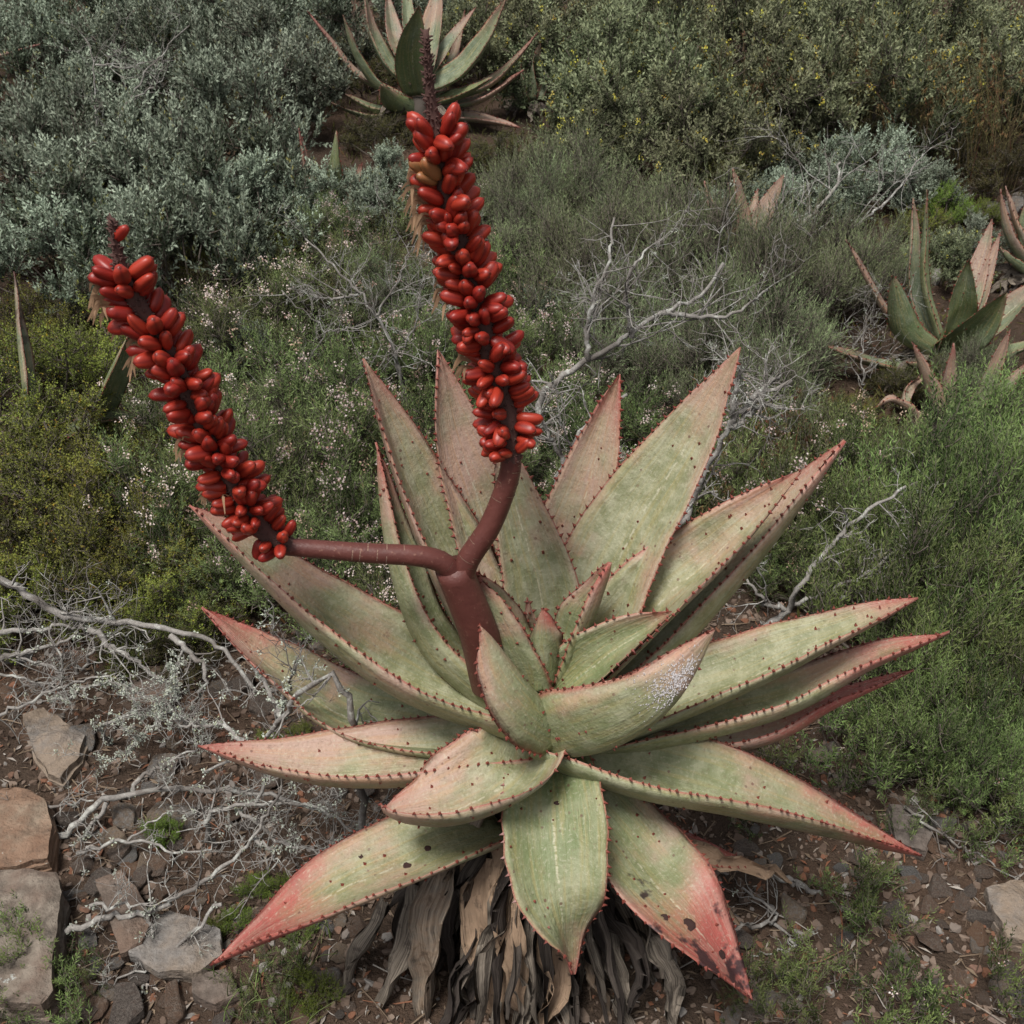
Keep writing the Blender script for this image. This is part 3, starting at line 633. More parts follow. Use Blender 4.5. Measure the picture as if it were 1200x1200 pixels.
# ------------------------------------------------------------------ smaller aloes on the slope
LM = []                                          # things that labels may refer to
def small_aloe(cx, cy, leaves, label, Y=None, lift=0.10, spread=0.12, lm=None):
    """leaves: (control pixels base->tip, width px, depth of the tip relative to the heart, tone, roll)"""
    g0 = ground(cx, cy, lift) if Y is None else at(cx, cy, Y)
    root = empty('aloe_plant', (g0.x, g0.y, terrain(g0.x, g0.y))); of = Vector(root.location)
    tag(root, label, 'aloe')
    if lm: LM.append((Vector(root.location), lm))
    A = np.array(tuple(g0 + Vector((0, 0, .35)) - of))
    for pts, wpx, dt, tone, roll in leaves:
        m = len(pts); P = [at(x, y, g0.y + dt * (q / (m - 1)) ** 1.0) for q, (x, y) in enumerate(pts)]
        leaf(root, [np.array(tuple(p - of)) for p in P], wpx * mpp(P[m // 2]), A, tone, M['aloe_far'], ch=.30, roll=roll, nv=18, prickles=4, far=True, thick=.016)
    mb = MB(); mb.tube([(0, 0, -.04), (0, 0, (g0.z - of.z) * .6), (0, 0, g0.z - of.z - .01)], [.035, .04, .03], 10, (.3, .3, .2, 1)); mb.build('stem', M['stem'], root)
    random.seed(int(cx))
    for q in range(9):
        az = random.uniform(-2.2, 2.2); h = g0.z - of.z; r1 = random.uniform(.12, .25)
        c, s = math.sin(az), -math.cos(az)
        dead_leaf(root, [(c * .05, s * .05, h * .9), (c * r1 * .7, s * r1 * .7, h * .65), (c * r1, s * r1, .0)], random.uniform(.03, .05), random.uniform(0, .8), twist=random.uniform(-1, 1))
    return root
g_, p_, r_ = (.15, .10, .3, 0), (.75, .12, .05, 0), (.95, .35, 0, 0)
small_aloe(492, 112, [
    ([(470, 112), (420, 88), (388, 48), (360, 13)], 13, .10, r_, 0), ([(478, 118), (440, 98), (416, 62), (402, 17)], 18, -.05, g_, 30),
    ([(484, 100), (456, 78), (436, 38), (426, -14)], 24, .12, (.45, .05, .2, 0), 0), ([(480, 85), (462, 45), (453, -12)], 24, .30, p_, 0),
    ([(484, 85), (478, 20), (474, -30)], 17, .25, g_, 0), ([(500, 85), (508, 30), (516, -22)], 28, .30, p_, 0),
    ([(500, 92), (522, 56), (558, 8)], 16, .20, p_, 20), ([(500, 100), (528, 78), (545, 12)], 13, .28, p_, 10),
    ([(500, 104), (540, 84), (572, 44), (594, -4)], 34, .02, (.3, .12, .3, 0), 25), ([(505, 118), (565, 103), (600, 75), (630, 38)], 20, .05, (.5, .25, .4, 0), 10),
    ([(505, 122), (540, 112), (577, 91)], 26, -.12, (.2, .1, .9, 0), 10), ([(510, 126), (565, 116), (614, 82)], 16, .0, (.7, .2, .2, 0), 0),
    ([(505, 138), (560, 140), (610, 150)], 24, -.08, (.9, .08, .0, 0), 0), ([(540, 190), (575, 176), (611, 156)], 16, -.05, (.6, .1, .2, 0), 10),
    ([(482, 126), (445, 138), (415, 132), (388, 120)], 16, -.05, g_, 10), ([(482, 124), (440, 128), (400, 108)], 17, .0, g_, 0),
    ([(486, 130), (462, 122), (446, 99)], 26, -.18, (.2, .08, .8, 0), 60), ([(490, 112), (483, 62), (491, 6)], 40, -.16, (.05, .08, .9, 0), 180)],
    'grey-green aloe up the slope behind the tip of the tall fruit spike', lm='grey-green aloe behind the tall spike', lift=.14)
small_aloe(1106, 408, [
    ([(1098, 410), (1072, 350), (1070, 232)], 27, .20, (.40, .08, .2, 0), 0), ([(1104, 400), (1084, 330), (1087, 222)], 19, .10, (.2, .08, .6, 0), 0),
    ([(1092, 412), (1060, 388), (1046, 322)], 36, -.02, (.15, .05, .7, 0), 60), ([(1118, 400), (1138, 345), (1163, 256)], 28, .30, (.70, .06, 0, 0), 0),
    ([(1125, 400), (1148, 350), (1172, 272)], 20, .25, (.75, .1, 0, 0), 0), ([(1106, 405), (1124, 366), (1136, 303)], 36, -.05, (.1, .06, .9, 0), 170),
    ([(1104, 410), (1138, 388), (1180, 343)], 46, -.12, (.05, .05, .9, 0), 130), ([(1116, 412), (1170, 376), (1222, 326)], 46, .05, (.55, .08, .2, 0), 10),
    ([(1120, 422), (1175, 416), (1235, 392)], 26, -.05, (.3, .08, .7, 0), 0), ([(1100, 422), (1060, 432), (1010, 422), (958, 402)], 27, -.04, (.5, .18, .6, 0), 5),
    ([(1100, 428), (1090, 436), (1062, 425)], 30, -.12, (.1, .1, .9, 0), 20), ([(1094, 404), (1046, 372), (1016, 325), (992, 280)], 15, .12, (.9, .0, 0, .5), 0)],
    'green aloe among pale boulders on the slope with spreading dark leaves and no fruit spike', lm='green aloe among boulders', lift=.12)
small_aloe(1112, 492, [
    ([(1106, 492), (1088, 448), (1069, 400)], 24, .04, (.98, .2, 0, 0), 40), ([(1112, 490), (1115, 450), (1118, 402)], 22, .02, (.98, .3, 0, 0), 150),
    ([(1104, 488), (1105, 465), (1103, 438)], 14, .06, (.6, .1, .3, 0), 0), ([(1140, 486), (1164, 440), (1184, 386)], 20, .05, (.85, .1, .1, 0), 20),
    ([(1080, 488), (1048, 468), (1025, 478)], 14, .0, (.98, .1, 0, 0), 20), ([(1060, 476), (1066, 455), (1085, 440)], 11, .1, (.98, .1, 0, 0), 20), ([(1150, 480), (1178, 455), (1205, 425)], 18, .05, (.9, .1, .1, 0), 20)],
    'small reddish aloe half buried in heath below the green aloe among boulders', lm='small reddish aloe', lift=.05)
small_aloe(1222, 318, [([(1212, 318), (1182, 276), (1172, 222)], 20, .05, (.9, .08, 0, 0), 20), ([(1214, 312), (1192, 262), (1178, 218)], 18, .1, (.85, .08, 0, 0), 0), ([(1220, 314), (1205, 270), (1204, 232)], 26, .05, g_, 120), ([(1210, 322), (1185, 305), (1172, 290)], 16, .0, g_, 30)],
    'pinkish aloe beyond the aloe among boulders, cut by the picture edge')
small_aloe(874, 300, [([(868, 296), (868, 250), (858, 196)], 22, .05, (.98, .06, 0, 0), 0), ([(860, 296), (858, 250), (854, 214)], 13, .02, (.9, .06, 0, 0), 0), ([(880, 296), (896, 252), (919, 204)], 26, .08, (.95, .06, 0, 0), 10),
    ([(876, 290), (882, 250), (888, 220)], 13, .12, (.9, .1, 0, 0), 0), ([(862, 298), (838, 258), (825, 212)], 14, .1, (.8, .1, .1, 0), 0)],
    'young pink-leaved aloe poking out above the grey-green fine shrubs', lm='young pink aloe')
small_aloe(72, 520, [([(40, 510), (28, 420), (17, 318)], 24, .25, (.55, .0, .3, .6), 60), ([(110, 500), (128, 455), (160, 376)], 36, -.05, (.1, .05, .5, 0), 150), ([(80, 510), (120, 490), (165, 488)], 26, -.02, (.3, .1, .5, 0), 20), ([(60, 520), (20, 500), (-30, 480)], 22, .02, (.4, .1, .4, 0), 10)],
    'old aloe overgrown by the yellow-green bush beside the leaning fruit spike', lm='old overgrown aloe', lift=.08)
small_aloe(396, 250, [([(385, 245), (362, 205), (350, 150)], 13, .05, r_, 0), ([(394, 246), (390, 205), (394, 153)], 20, .03, (.1, .05, .9, 0), 150), ([(402, 246), (415, 225), (425, 190)], 14, .05, p_, 20)],
    'small aloe with one red leaf below the silver bush', lm='small aloe with one red leaf', lift=.05)
small_aloe(-60, 78, [([(-50, 78), (0, 66), (47, 52)], 16, .02, r_, 0), ([(-50, 80), (-20, 60), (-5, 30)], 18, .05, p_, 0)], 'aloe showing one red leaf tip in front of the silver bush', Y=4.9)
small_aloe(628, 118, [([(626, 116), (624, 86), (634, 46)], 13, .02, (.55, .1, .3, 0), 60), ([(620, 116), (614, 92), (611, 62)], 13, .04, (.4, .1, .3, 0), 0), ([(634, 116), (640, 100), (650, 80)], 9, .05, p_, 0)],
    'little aloe beside the big grey-green aloe up the slope', lm='little aloe', lift=.04)
small_aloe(970, 52, [([(968, 48), (962, 25), (955, 2)], 12, .05, g_, 0), ([(972, 48), (982, 22), (994, -4)], 13, .05, g_, 0), ([(974, 50), (988, 42), (1002, 33)], 10, .0, (.4, .1, .2, 0), 0)], 'dim aloe far up the slope among silver bushes', lm='dim far aloe')

# ------------------------------------------------------------------ shrubs
def perp_jit(d, s, n=None): return unit(d + rng.normal(size=d.shape) * s)
class Kind: pass
def shrub_template(name, R0, H, K, M2, Q, shoot, nleaf, ll, lw, ang, mat, upright=.5, flower=None, stem_r=.007, leafjit=.3, droop=0.0, tuft=False, bare=.62, upleaf=0.0, seed=1, polar=1.25, twig_t=.0009, tonejit=.35, tipl=.45):
    """main branches > side branches > shoots > leaves. returns meshes (stems, foliage, flowers)"""
    global rng
    rng = np.random.default_rng(seed); rnd = random.Random(seed)
    sm, fm, wm = MB(), MB(), MB()
    sp, sdr, stone_ = [], [], []
    for q in range(K):
        az = 2 * math.pi * (q * .618 + rnd.uniform(-.06, .06)); po = polar * math.sqrt((q + .5) / K)
        d = np.array((math.sin(po) * math.cos(az), math.sin(po) * math.sin(az), math.cos(po)))
        ln = 1 / math.sqrt((d[0] ** 2 + d[1] ** 2) / R0 ** 2 + d[2] ** 2 / H ** 2) * rnd.uniform(.60, 1.0)
        end = d * ln; ctrl = end * .5 + np.array((0, 0, -.10 * H * (1 - d[2]))) + rng.normal(size=3) * .03
        C = catmull([np.zeros(3) - np.array((0, 0, .03)), ctrl, end], 9); sm.tube(C, np.linspace(stem_r, stem_r * .3, 9), 5)
        tone = rnd.uniform(0, 1)
        for s in range(M2):
            f = rnd.uniform(bare, 1.0); p = C[int(f * 8)]; dd = unit(d * .6 + rng.normal(size=3) * .75 + np.array((0, 0, upright * .6))); l2 = rnd.uniform(.06, .155) * (R0 + H)
            e = p + dd * l2
            if e[2] < .02: e[2] = .02 + rnd.random() * .04
            # stay inside a lumpy crown
            rr = math.sqrt((e[0] ** 2 + e[1] ** 2) / R0 ** 2 + e[2] ** 2 / H ** 2)
            lump = 1.0 + .22 * noise.noise(Vector(tuple(unit(e) * 2.2)) + Vector((seed * 7.1, 0, 0)))
            if rr > lump: e = e * (lump / rr)
            c2 = catmull([p, (p + e) / 2 + rng.normal(size=3) * .012, e], 5); sm.tube(c2, np.linspace(stem_r * .4, stem_r * .16, 5), 4)
            nq = max(1, int(Q * rnd.uniform(.6, 1.3)))
            fs = rng.uniform(.15, 1, nq); base = np.array([c2[int(x * 4)] for x in fs]) + rng.normal(size=(nq, 3)) * .012
            dr = unit(unit(e - p) * .45 + rng.normal(size=(nq, 3)) * .5 + np.array((0, 0, upright)))
            sp.append(base); sdr.append(dr); stone_.append(np.clip(tone * .6 + .10 + rng.normal(size=nq) * tonejit * .6, 0, 1))
    P = np.concatenate(sp); D = np.concatenate(sdr); TN = np.concatenate(stone_); n = len(P)
    P[:, 2] = np.maximum(P[:, 2], .01)
    LN = rng.uniform(.6, 1.25, n) * shoot
    # shoot stems: thin three-sided slivers
    E = P + D * LN[:, None]; a = unit(np.cross(D, rng.normal(size=(n, 3)))); b = np.cross(D, a)
    tw = twig_t
    V = np.stack([P + a * tw, P - a * tw * .5 + b * tw * .87, P - a * tw * .5 - b * tw * .87, E], 1).reshape(-1, 3); k_ = np.arange(n)[:, None] * 4
    sm.add(V, np.concatenate([k_ + np.array([[0, 1, 3]]), k_ + np.array([[1, 2, 3]]), k_ + np.array([[2, 0, 3]])]), (.5, .5, .5, 1))
    # leaves along the shoots
    m = nleaf; f = np.tile((np.arange(m) + .6) / m, n).reshape(n, m) + rng.uniform(-.4, .4, (n, m)) / m
    if tuft: f = .35 + .65 * f
    ph = np.arange(m)[None] * 2.4 + rng.uniform(0, 6.28, n)[:, None]
    rad = a[:, None] * np.cos(ph)[..., None] + b[:, None] * np.sin(ph)[..., None]
    pos = P[:, None] + D[:, None] * (LN[:, None] * f)[..., None]
    an = ang * np.where(f > .85, .55, 1.0)
    dl = D[:, None] * np.cos(an)[..., None] + rad * np.sin(an)[..., None] + rng.normal(size=(n, m, 3)) * leafjit * .5 + np.array((0, 0, upleaf))
    size = rng.uniform(.65, 1.2, (n, m)) * np.where(f > .85, .7, 1)
    tint = np.zeros((n, m, 4), dtype=np.float32)
    tint[..., 0] = np.clip(TN[:, None] + rng.normal(size=(n, m)) * .14 + (f - .6) * tipl, 0, 1); tint[..., 1] = rng.uniform(0, 1, (n, m)) * .4 + rng.uniform(0, 1, n)[:, None] * .6; tint[..., 3] = 1
    nr = (np.cross(dl, np.cross(rad, dl)) + rng.normal(size=(n, m, 3)) * .35).reshape(-1, 3)
    blades(fm, pos.reshape(-1, 3), dl.reshape(-1, 3), (size * ll).ravel(), (size * lw).ravel(), tint.reshape(-1, 4), nrm=nr)
    fl = None
    if flower:
        fmat, frac, npet, psize, spread = flower
        up = (E[:, 2] > H * .30); idx = np.where(up & (rng.uniform(0, 1, n) < frac * 2 * np.clip(.5 + .9 * np.array([noise.noise(Vector(tuple(e * 4.5)) + Vector((seed, 3, 1))) for e in E]), 0, 1)))[0]
        if len(idx):
            cen = E[idx][:, None] + rng.normal(size=(len(idx), npet, 3)) * spread
            dd = unit(rng.normal(size=(len(idx), npet, 3)) + np.array((0, -.2, .7)))
            tt = np.zeros((len(idx), npet, 4)); tt[..., 0] = rng.uniform(0, 1, (len(idx), npet)) * .6 + rng.uniform(0, .4, len(idx))[:, None]; tt[..., 1] = rng.uniform(0, 1, (len(idx), npet)); tt[..., 3] = 1
            blades(wm, cen.reshape(-1, 3), dd.reshape(-1, 3), psize, psize * .75, tt.reshape(-1, 4))
            fl = wm.mesh('flowers', M[fmat])
    return (sm.mesh('branches', M['stem']), fm.mesh('foliage', M[mat], smooth=False), fl, H, name)

T = {}
T['silver'] = [shrub_template('silver_bush', .52, .60, 17, 10, 6, .13, 18, .0230, .0112, .70, 'silver', upright=.9, bare=.7, seed=s, twig_t=.0013, tipl=.7) for s in (31, 32, 33)]
T['silvery'] = [shrub_template('silver_bush', .52, .60, 17, 10, 7, .11, 15, .0225, .0100, .8, 'silver2', upright=.8, seed=s, flower=('flower_yellow', .045, 9, .011, .008), tipl=.6) for s in (41, 42)]
T['fine'] = [shrub_template('fine_leaved_shrub', .42, .50, 15, 13, 10, .15, 15, .019, .0030, .36, 'fine', upright=.95, seed=s, leafjit=.25, twig_t=.0013, tipl=.75) for s in (51, 52, 53)]
T['heath'] = [shrub_template('heath_shrub', .40, .48, 13, 10, 6, .12, 20, .0185, .0040, .72, 'heath', upright=.85, seed=s, tipl=.6, flower=('flower_rust' if s == 63 else 'flower_white', .05 if s == 63 else .10 , 22, .0085, .011)) for s in (61, 62, 63)]
T['lush'] = [shrub_template('feathery_shrub', .34, .52, 12, 10, 5, .16, 22, .0200, .0042, .72, 'heath_lush', upright=1.4, polar=1.05, seed=s, tipl=.6) for s in (71, 72)]
T['yellow'] = [shrub_template('yellow_green_bush', .40, .42, 15, 10, 8, .075, 13, .0105, .0070, .95, 'yellow', upright=.5, seed=s, tipl=.6) for s in (81, 82)]
T['olive'] = [shrub_template('olive_bush', .36, .36, 14, 10, 8, .06, 14, .0095, .0058, .95, 'olive', upright=.5, seed=s) for s in (91,)]
T['lime'] = [shrub_template('lime_green_bush', .22, .20, 12, 9, 8, .05, 14, .010, .004, .8, 'lime', upright=.8, seed=s) for s in (95,)]
T['sprig'] = [shrub_template('feathery_herb', .12, .17, 6, 4, 4, .06, 20, .0125, .0026, .8, 'heath_lush', upright=1.1, seed=s, stem_r=.0022, polar=1.1) for s in (101, 102, 103)]
T['pale'] = [shrub_template('pale_sprig_herb', .10, .26, 5, 4, 3, .07, 16, .013, .0046, .65, 'heath_lush', upright=1.5, seed=s, stem_r=.0025, polar=.7, flower=('flower_white', .03, 9, .006, .006)) for s in (111, 112)]
KINDCAT = {'silver': 'bush', 'silvery': 'bush', 'fine': 'shrub', 'heath': 'shrub', 'lush': 'shrub', 'yellow': 'bush', 'olive': 'bush', 'lime': 'bush', 'sprig': 'herb', 'pale': 'herb'}
PR = random.Random(77)
def place(kind, px, py, sc, label, group=None, var=None, sq=1.0, Y=None):
    tp = T[kind][PR.randrange(len(T[kind])) if var is None else var % len(T[kind])]
    H = tp[3] * sc * sq
    g0 = ground(px, py, H * .55)
    root = empty(tp[4], (g0.x, g0.y, terrain(g0.x, g0.y) - .01), PR.uniform(0, 6.28), (sc, sc, sc * sq))
    for me, nm in zip(tp[:3], ('branches', 'foliage', 'flowers')):
        if me is None: continue
        o = bpy.data.objects.new(nm, me); link(o, root)
        if nm != 'branches': o['kind'] = 'stuff'
    tag(root, label, KINDCAT[kind], group)
    return root
def many(kind, spots, label, group):
    for x, y, s in spots: place(kind, x, y, s * (.9 if y < 500 else 1), label, group, sq=PR.uniform(.85, 1.15))

many('silver', [(30, 150, 1.0), (135, 205, 1.05), (245, 150, 1.0), (330, 60, 1.0), (190, 40, 1.0), (60, 265, .85), (210, 265, .9), (305, 225, .8), (30, 40, 1.0), (120, 105, 1.0), (300, 5, 1.0), (100, -10, 1.1)],
     'silver-grey leafy bush on the slope above the leaning fruit spike', 'silver bushes above the leaning spike')
place('silver', 452, 205, .42, 'small silver-grey bush right in front of the grey-green aloe up the slope')
place('silver', 450, -10, .9, 'silver-grey bush behind the grey-green aloe up the slope')
many('silvery', [(690, 55, 1.0), (780, 75, 1.1), (850, 145, .9), (930, 70, 1.1), (1040, 65, 1.1), (720, 130, .85), (1000, 0, 1.1), (640, 10, 1.0), (1130, 20, 1.1), (860, 10, 1.1), (1200, 70, 1.0), (750, 0, 1.0), (560, 20, .8)],
     'olive-grey bush flecked with yellow flowers on the upper slope', 'yellow-flecked bushes on the upper slope')
many('silver', [(960, 205, .62), (1015, 185, .6), (905, 225, .5), (1075, 205, .5)], 'low silver-grey bush between the yellow-flecked bushes and the young pink aloe', 'low silver bushes above the fine shrubs')
many('fine', [(675, 205, .95), (700, 300, 1.0), (770, 260, .95), (640, 290, .8), (840, 300, 1.0), (930, 300, .95), (1000, 300, .75), (790, 360, .9), (885, 395, .95), (930, 400, .55), (720, 375, .85), (820, 430, .8), (900, 470, .7), (620, 215, .8), (585, 260, .7), (660, 250, .8)],
     'grey-green fine-twigged shrub on the slope behind the tall fruit spike', 'fine grey-green shrubs behind the aloe')
many('heath', [(270, 370, .95), (360, 340, .9), (430, 310, .8), (330, 450, .95), (420, 430, .9), (230, 480, .85), (290, 555, .85), (380, 545, .9), (450, 520, .8), (200, 585, .75), (560, 330, .8), (620, 400, .8), (560, 470, .8), (640, 490, .75), (340, 640, .7), (430, 640, .7), (500, 400, .8), (240, 650, .6), (460, 720, .6), (520, 240, .6), (395, 265, .6)],
     'green heath shrub with small pinkish flower heads between the two fruit spikes', 'flowering heath between the fruit spikes')
many('heath', [(700, 480, .8), (770, 520, .75), (870, 545, .8), (640, 560, .6), (740, 560, .7), (940, 560, .7), (820, 600, .6), (1000, 520, .75), (690, 600, .6), (900, 630, .6)],
     'green heath shrub with pinkish heads behind the upright aloe leaves', 'heath behind the upright leaves')
many('lush', [(1120, 560, .95), (1180, 500, .9), (1050, 570, .8), (1150, 650, .95), (1090, 690, .85), (1190, 720, .8), (1040, 640, .7), (1130, 760, .65), (1080, 780, .5), (1190, 600, .9), (1000, 600, .6), (1195, 800, .6), (1110, 835, .5), (1170, 860, .5), (1195, 900, .45), (1040, 850, .38), (1090, 640, .7), (960, 660, .5), (1050, 700, .45)],
     'bright green feathery shrub beside the right-hand leaf tips', 'feathery shrubs beside the right-hand leaf tips')
many('yellow', [(40, 430, .95), (110, 400, .8), (60, 520, .9), (20, 590, .8), (110, 620, .75), (170, 660, .65), (60, 670, .65), (120, 540, .7), (215, 690, .5), (20, 370, .7), (10, 690, .6), (150, 345, .5), (180, 720, .45)],
     'yellow-green small-leaved bush below the leaning fruit spike', 'yellow-green bushes below the leaning spike')
many('olive', [(840, 200, .8), (650, 175, .45), (700, 170, .5), (320, 190, .6), (270, 110, .5), (420, 70, .8), (600, 230, .6), (1100, 150, .8), (1180, 190, .8), (490, 10, .9), (1140, 110, .9), (1050, 150, .7), (440, 150, .6), (230, 320, .5)],
     'low olive-brown bush filling a gap between silver and fine shrubs', 'olive bushes in the gaps')
many('lime', [(1112, 238, .8), (1150, 245, .6)], 'low lime green cushion bush near the pinkish aloe cut by the edge', 'lime cushions')
place('silvery', 1110, 290, .42, 'small yellow-flowered bush directly behind the green aloe among boulders')
many('sprig', [(895, 895, .9), (865, 915, .7), (1000, 860, 1.1), (1050, 885, 1.1), (1040, 830, 1.1), (1000, 1040, .8), (1035, 1065, .9), (950, 1120, .8), (920, 1165, .8), (890, 1150, .6), (1075, 955, .6), (1150, 950, .7), (1195, 985, .8), (1105, 890, 1.0), (1170, 890, 1.0)],
     'feathery green herb on the stony soil beside the drooping right-hand leaf', 'feathery herbs on the right-hand soil')
many('pale', [(1010, 880, .7), (1040, 830, .8), (1165, 800, .9), (1185, 930, .9), (1080, 1170, .7), (1110, 1190, .7), (1190, 1140, .7), (1050, 1190, .8)],
     'pale upright sprig with tiny blossoms on the right-hand soil', 'pale sprigs on the right-hand soil')
many('sprig', [(30, 1130, .9), (60, 1165, .8), (5, 1110, .8), (90, 1150, .5), (310, 1180, .5), (330, 1120, .5), (280, 1150, .4)], 'feathery green herb by the big ochre slab', 'feathery herbs by the slab')
many('lime', [(275, 1075, .22), (300, 1035, .22), (340, 1045, .28), (250, 1090, .2), (350, 1080, .25), (190, 970, .25), (360, 1160, .3), (310, 870, .25), (350, 860, .22)], 'tiny lime green seedling among the lichened twigs', 'seedlings among the twigs')
many('olive', [(1080, 440, .5), (1160, 480, .4), (200, 760, .35), (150, 745, .35), (250, 730, .35)], 'small olive bush tucked between larger shrubs lower on the slope', 'low olive bushes')

# the same scrub goes on beside and beyond the picture
OR = random.Random(12)
def place_at(kind, x, y, sc, label, group):
    tp = T[kind][OR.randrange(len(T[kind]))]; root = empty(tp[4], (x, y, terrain(x, y) - .01), OR.uniform(0, 6.28), sc)
    for me, nm in zip(tp[:3], ('branches', 'foliage', 'flowers')):
        if me is None: continue
        o = bpy.data.objects.new(nm, me); link(o, root)
        if nm != 'branches': o['kind'] = 'stuff'
    tag(root, label, KINDCAT[kind], group)
yy = 1.9
while yy < 10.5:
    edge = .466 * (.82 * yy + .57 * (1.8 - terrain(0, yy)))
    for sgn in (-1, 1):
        for c in range(4):
            x = sgn * (edge + .45 + c * .62 + OR.uniform(-.12, .12))
            kd = OR.choice(('yellow', 'heath', 'heath', 'silver') if sgn < 0 else ('lush', 'heath', 'fine', 'silvery')) if yy > 2.6 else ('yellow' if sgn < 0 else 'lush')
            place_at(kd, x, yy + OR.uniform(-.15, .15), OR.uniform(.75, 1.05), 'scrub bush growing outside the picture on the flank of the slope', 'scrub outside the picture')
    if yy > 7.3:
        for c in range(-4, 5): place_at(OR.choice(('silver', 'silvery', 'silvery', 'fine')), c * .75 + OR.uniform(-.15, .15), yy, OR.uniform(.8, 1.1), 'scrub bush growing outside the picture over the top of the slope', 'scrub outside the picture')
    yy += .62
many('olive', [(590, 170, .6), (545, 185, .5), (1060, 445, .4), (1185, 450, .4), (180, 130, .75), (70, 215, .7), (260, 220, .65), (820, 110, .8), (960, 130, .7), (740, 60, .7), (300, 300, .6), (450, 250, .5), (900, 260, .6), (1070, 90, .8)], 'low olive-brown bush', 'olive bushes in the gaps')
many('yellow', [(250, 290, .5), (330, 270, .45), (880, 190, .5), (690, 150, .5), (440, 400, .4), (1080, 260, .4), (140, 250, .5), (1000, 480, .4)], 'yellow-green small-leaved bush', 'yellow-green bushes below the leaning spike')
many('silver', [(420, 230, .45), (640, 350, .4), (1150, 280, .4), (300, 400, .4), (1180, 560, .4), (850, 250, .45)], 'low silver-grey bush', 'low silver bushes above the fine shrubs')
many('fine', [(450, 340, .6), (320, 500, .55), (540, 400, .6), (1140, 430, .5), (1090, 560, .6), (1170, 680, .6), (110, 330, .5)], 'grey-green fine-twigged shrub', 'fine grey-green shrubs behind the aloe')
# dry grasses on the upper right
def grass_tuft(px, py, n, h, spread, label, mat='grass', heads=True, group=None):
    g0 = ground(px, py); root = empty('grass_tuft', (g0.x, g0.y, terrain(g0.x, g0.y))); mb = MB(); hb = MB()
    for q in range(n):
        b = rng.normal(size=3) * spread * .3; b[2] = -.01; lean = rng.normal(size=3) * .22; lean[2] = 1; hh = h * random.uniform(.55, 1.1)
        C = catmull([b, b + unit(lean) * hh * .55, b + unit(lean * np.array((1.8, 1.8, 1))) * hh], 7)
        mb.tube(C, np.linspace(.0016, .0006, 7), 3, (random.random(), random.random(), .5, 1), cap=False)
        if heads and random.random() < .45:
            k_ = 22; f = rng.uniform(.78, 1, k_); pos = np.array([C[min(6, int(x * 6))] for x in f]) + rng.normal(size=(k_, 3)) * .006 + (f - .78)[:, None] * np.array((0, 0, .05))
            tt = np.zeros((k_, 4)); tt[:, 0] = rng.uniform(0, 1, k_); tt[:, 1] = rng.uniform(.8, 1, k_); tt[:, 3] = 1
            blades(hb, pos, rng.normal(size=(k_, 3)) * .4 + np.array((0, 0, 1.0)), .014, .0035, tt)
    o = mb.build('blades', M[mat], root); o['kind'] = 'stuff'
    if hb.v: o = hb.build('seed_heads', M[mat], root, smooth=False); o['kind'] = 'stuff'
    return tag(root, label, 'grass', group)
random.seed(3)
for x, y in ((1060, 175), (1085, 165), (1125, 190), (1150, 180), (1040, 150), (1000, 140), (1170, 200), (870, 160)):
    grass_tuft(x, y + 30, 34, .55, .22, 'dry reddish grass tuft on the upper slope beyond the pinkish aloe', group='dry grass on the upper slope')
for x, y in ((820, 560), (860, 520), (880, 560), (790, 600), (930, 530)):
    grass_tuft(x, y + 60, 60, .32, .2, 'thin grass tuft behind the tallest upright aloe leaf', group='grass behind the leaves')
for x, y in ((350, 1130), (330, 1180), (370, 1090), (300, 1150)):
    grass_tuft(x, y + 20, 16, .10, .10, 'wisp of short grass at the foot of the dead-leaf skirt', 'heath_lush', False, 'grass wisps by the skirt')

# ------------------------------------------------------------------ dead, lichened branches
def twigs(mb, lb, p, d, ln, r, lvl, rnd, kink=.35, lich=.0):
    n = 5; pts = [p]; dd = d
    for q in range(n):
        dd = unit(dd + np.array([rnd.gauss(0, kink) for _ in range(3)]) * .6 + np.array((0, 0, .04))); pts.append(pts[-1] + dd * ln / n)
    mb.tube(pts, np.linspace(r, r * .35, n + 1), 4 if lvl else 5)
    if lich and rnd.random() < lich * .22: lichen(lb, pts[rnd.randrange(1, n)], rnd.uniform(.004, .009), 12)
    if lvl <= 0: return
    for q in range(rnd.randrange(2, 5)):
        i0 = rnd.randrange(1, n + 1); s = unit(dd * .6 + np.array([rnd.gauss(0, .75) for _ in range(3)]))
        twigs(mb, lb, pts[i0], s, ln * rnd.uniform(.4, .75), max(r * .55, .0007), lvl - 1, rnd, kink, lich)
def lichen(lb, p, r, n):
    d = unit(rng.normal(size=(n, 3))); pos = p + d * r * rng.uniform(.1, .9, n)[:, None]; t = np.zeros((n, 4)); t[:, 0] = rng.uniform(0, 1, n); t[:, 1] = rng.uniform(0, 1, n); t[:, 3] = 1
    blades(lb, pos, d + rng.normal(size=(n, 3)) * .7, rng.uniform(.25, .55, n) * r + .002, rng.uniform(.15, .4, n) * r + .0015, t, nrm=rng.normal(size=(n, 3)))
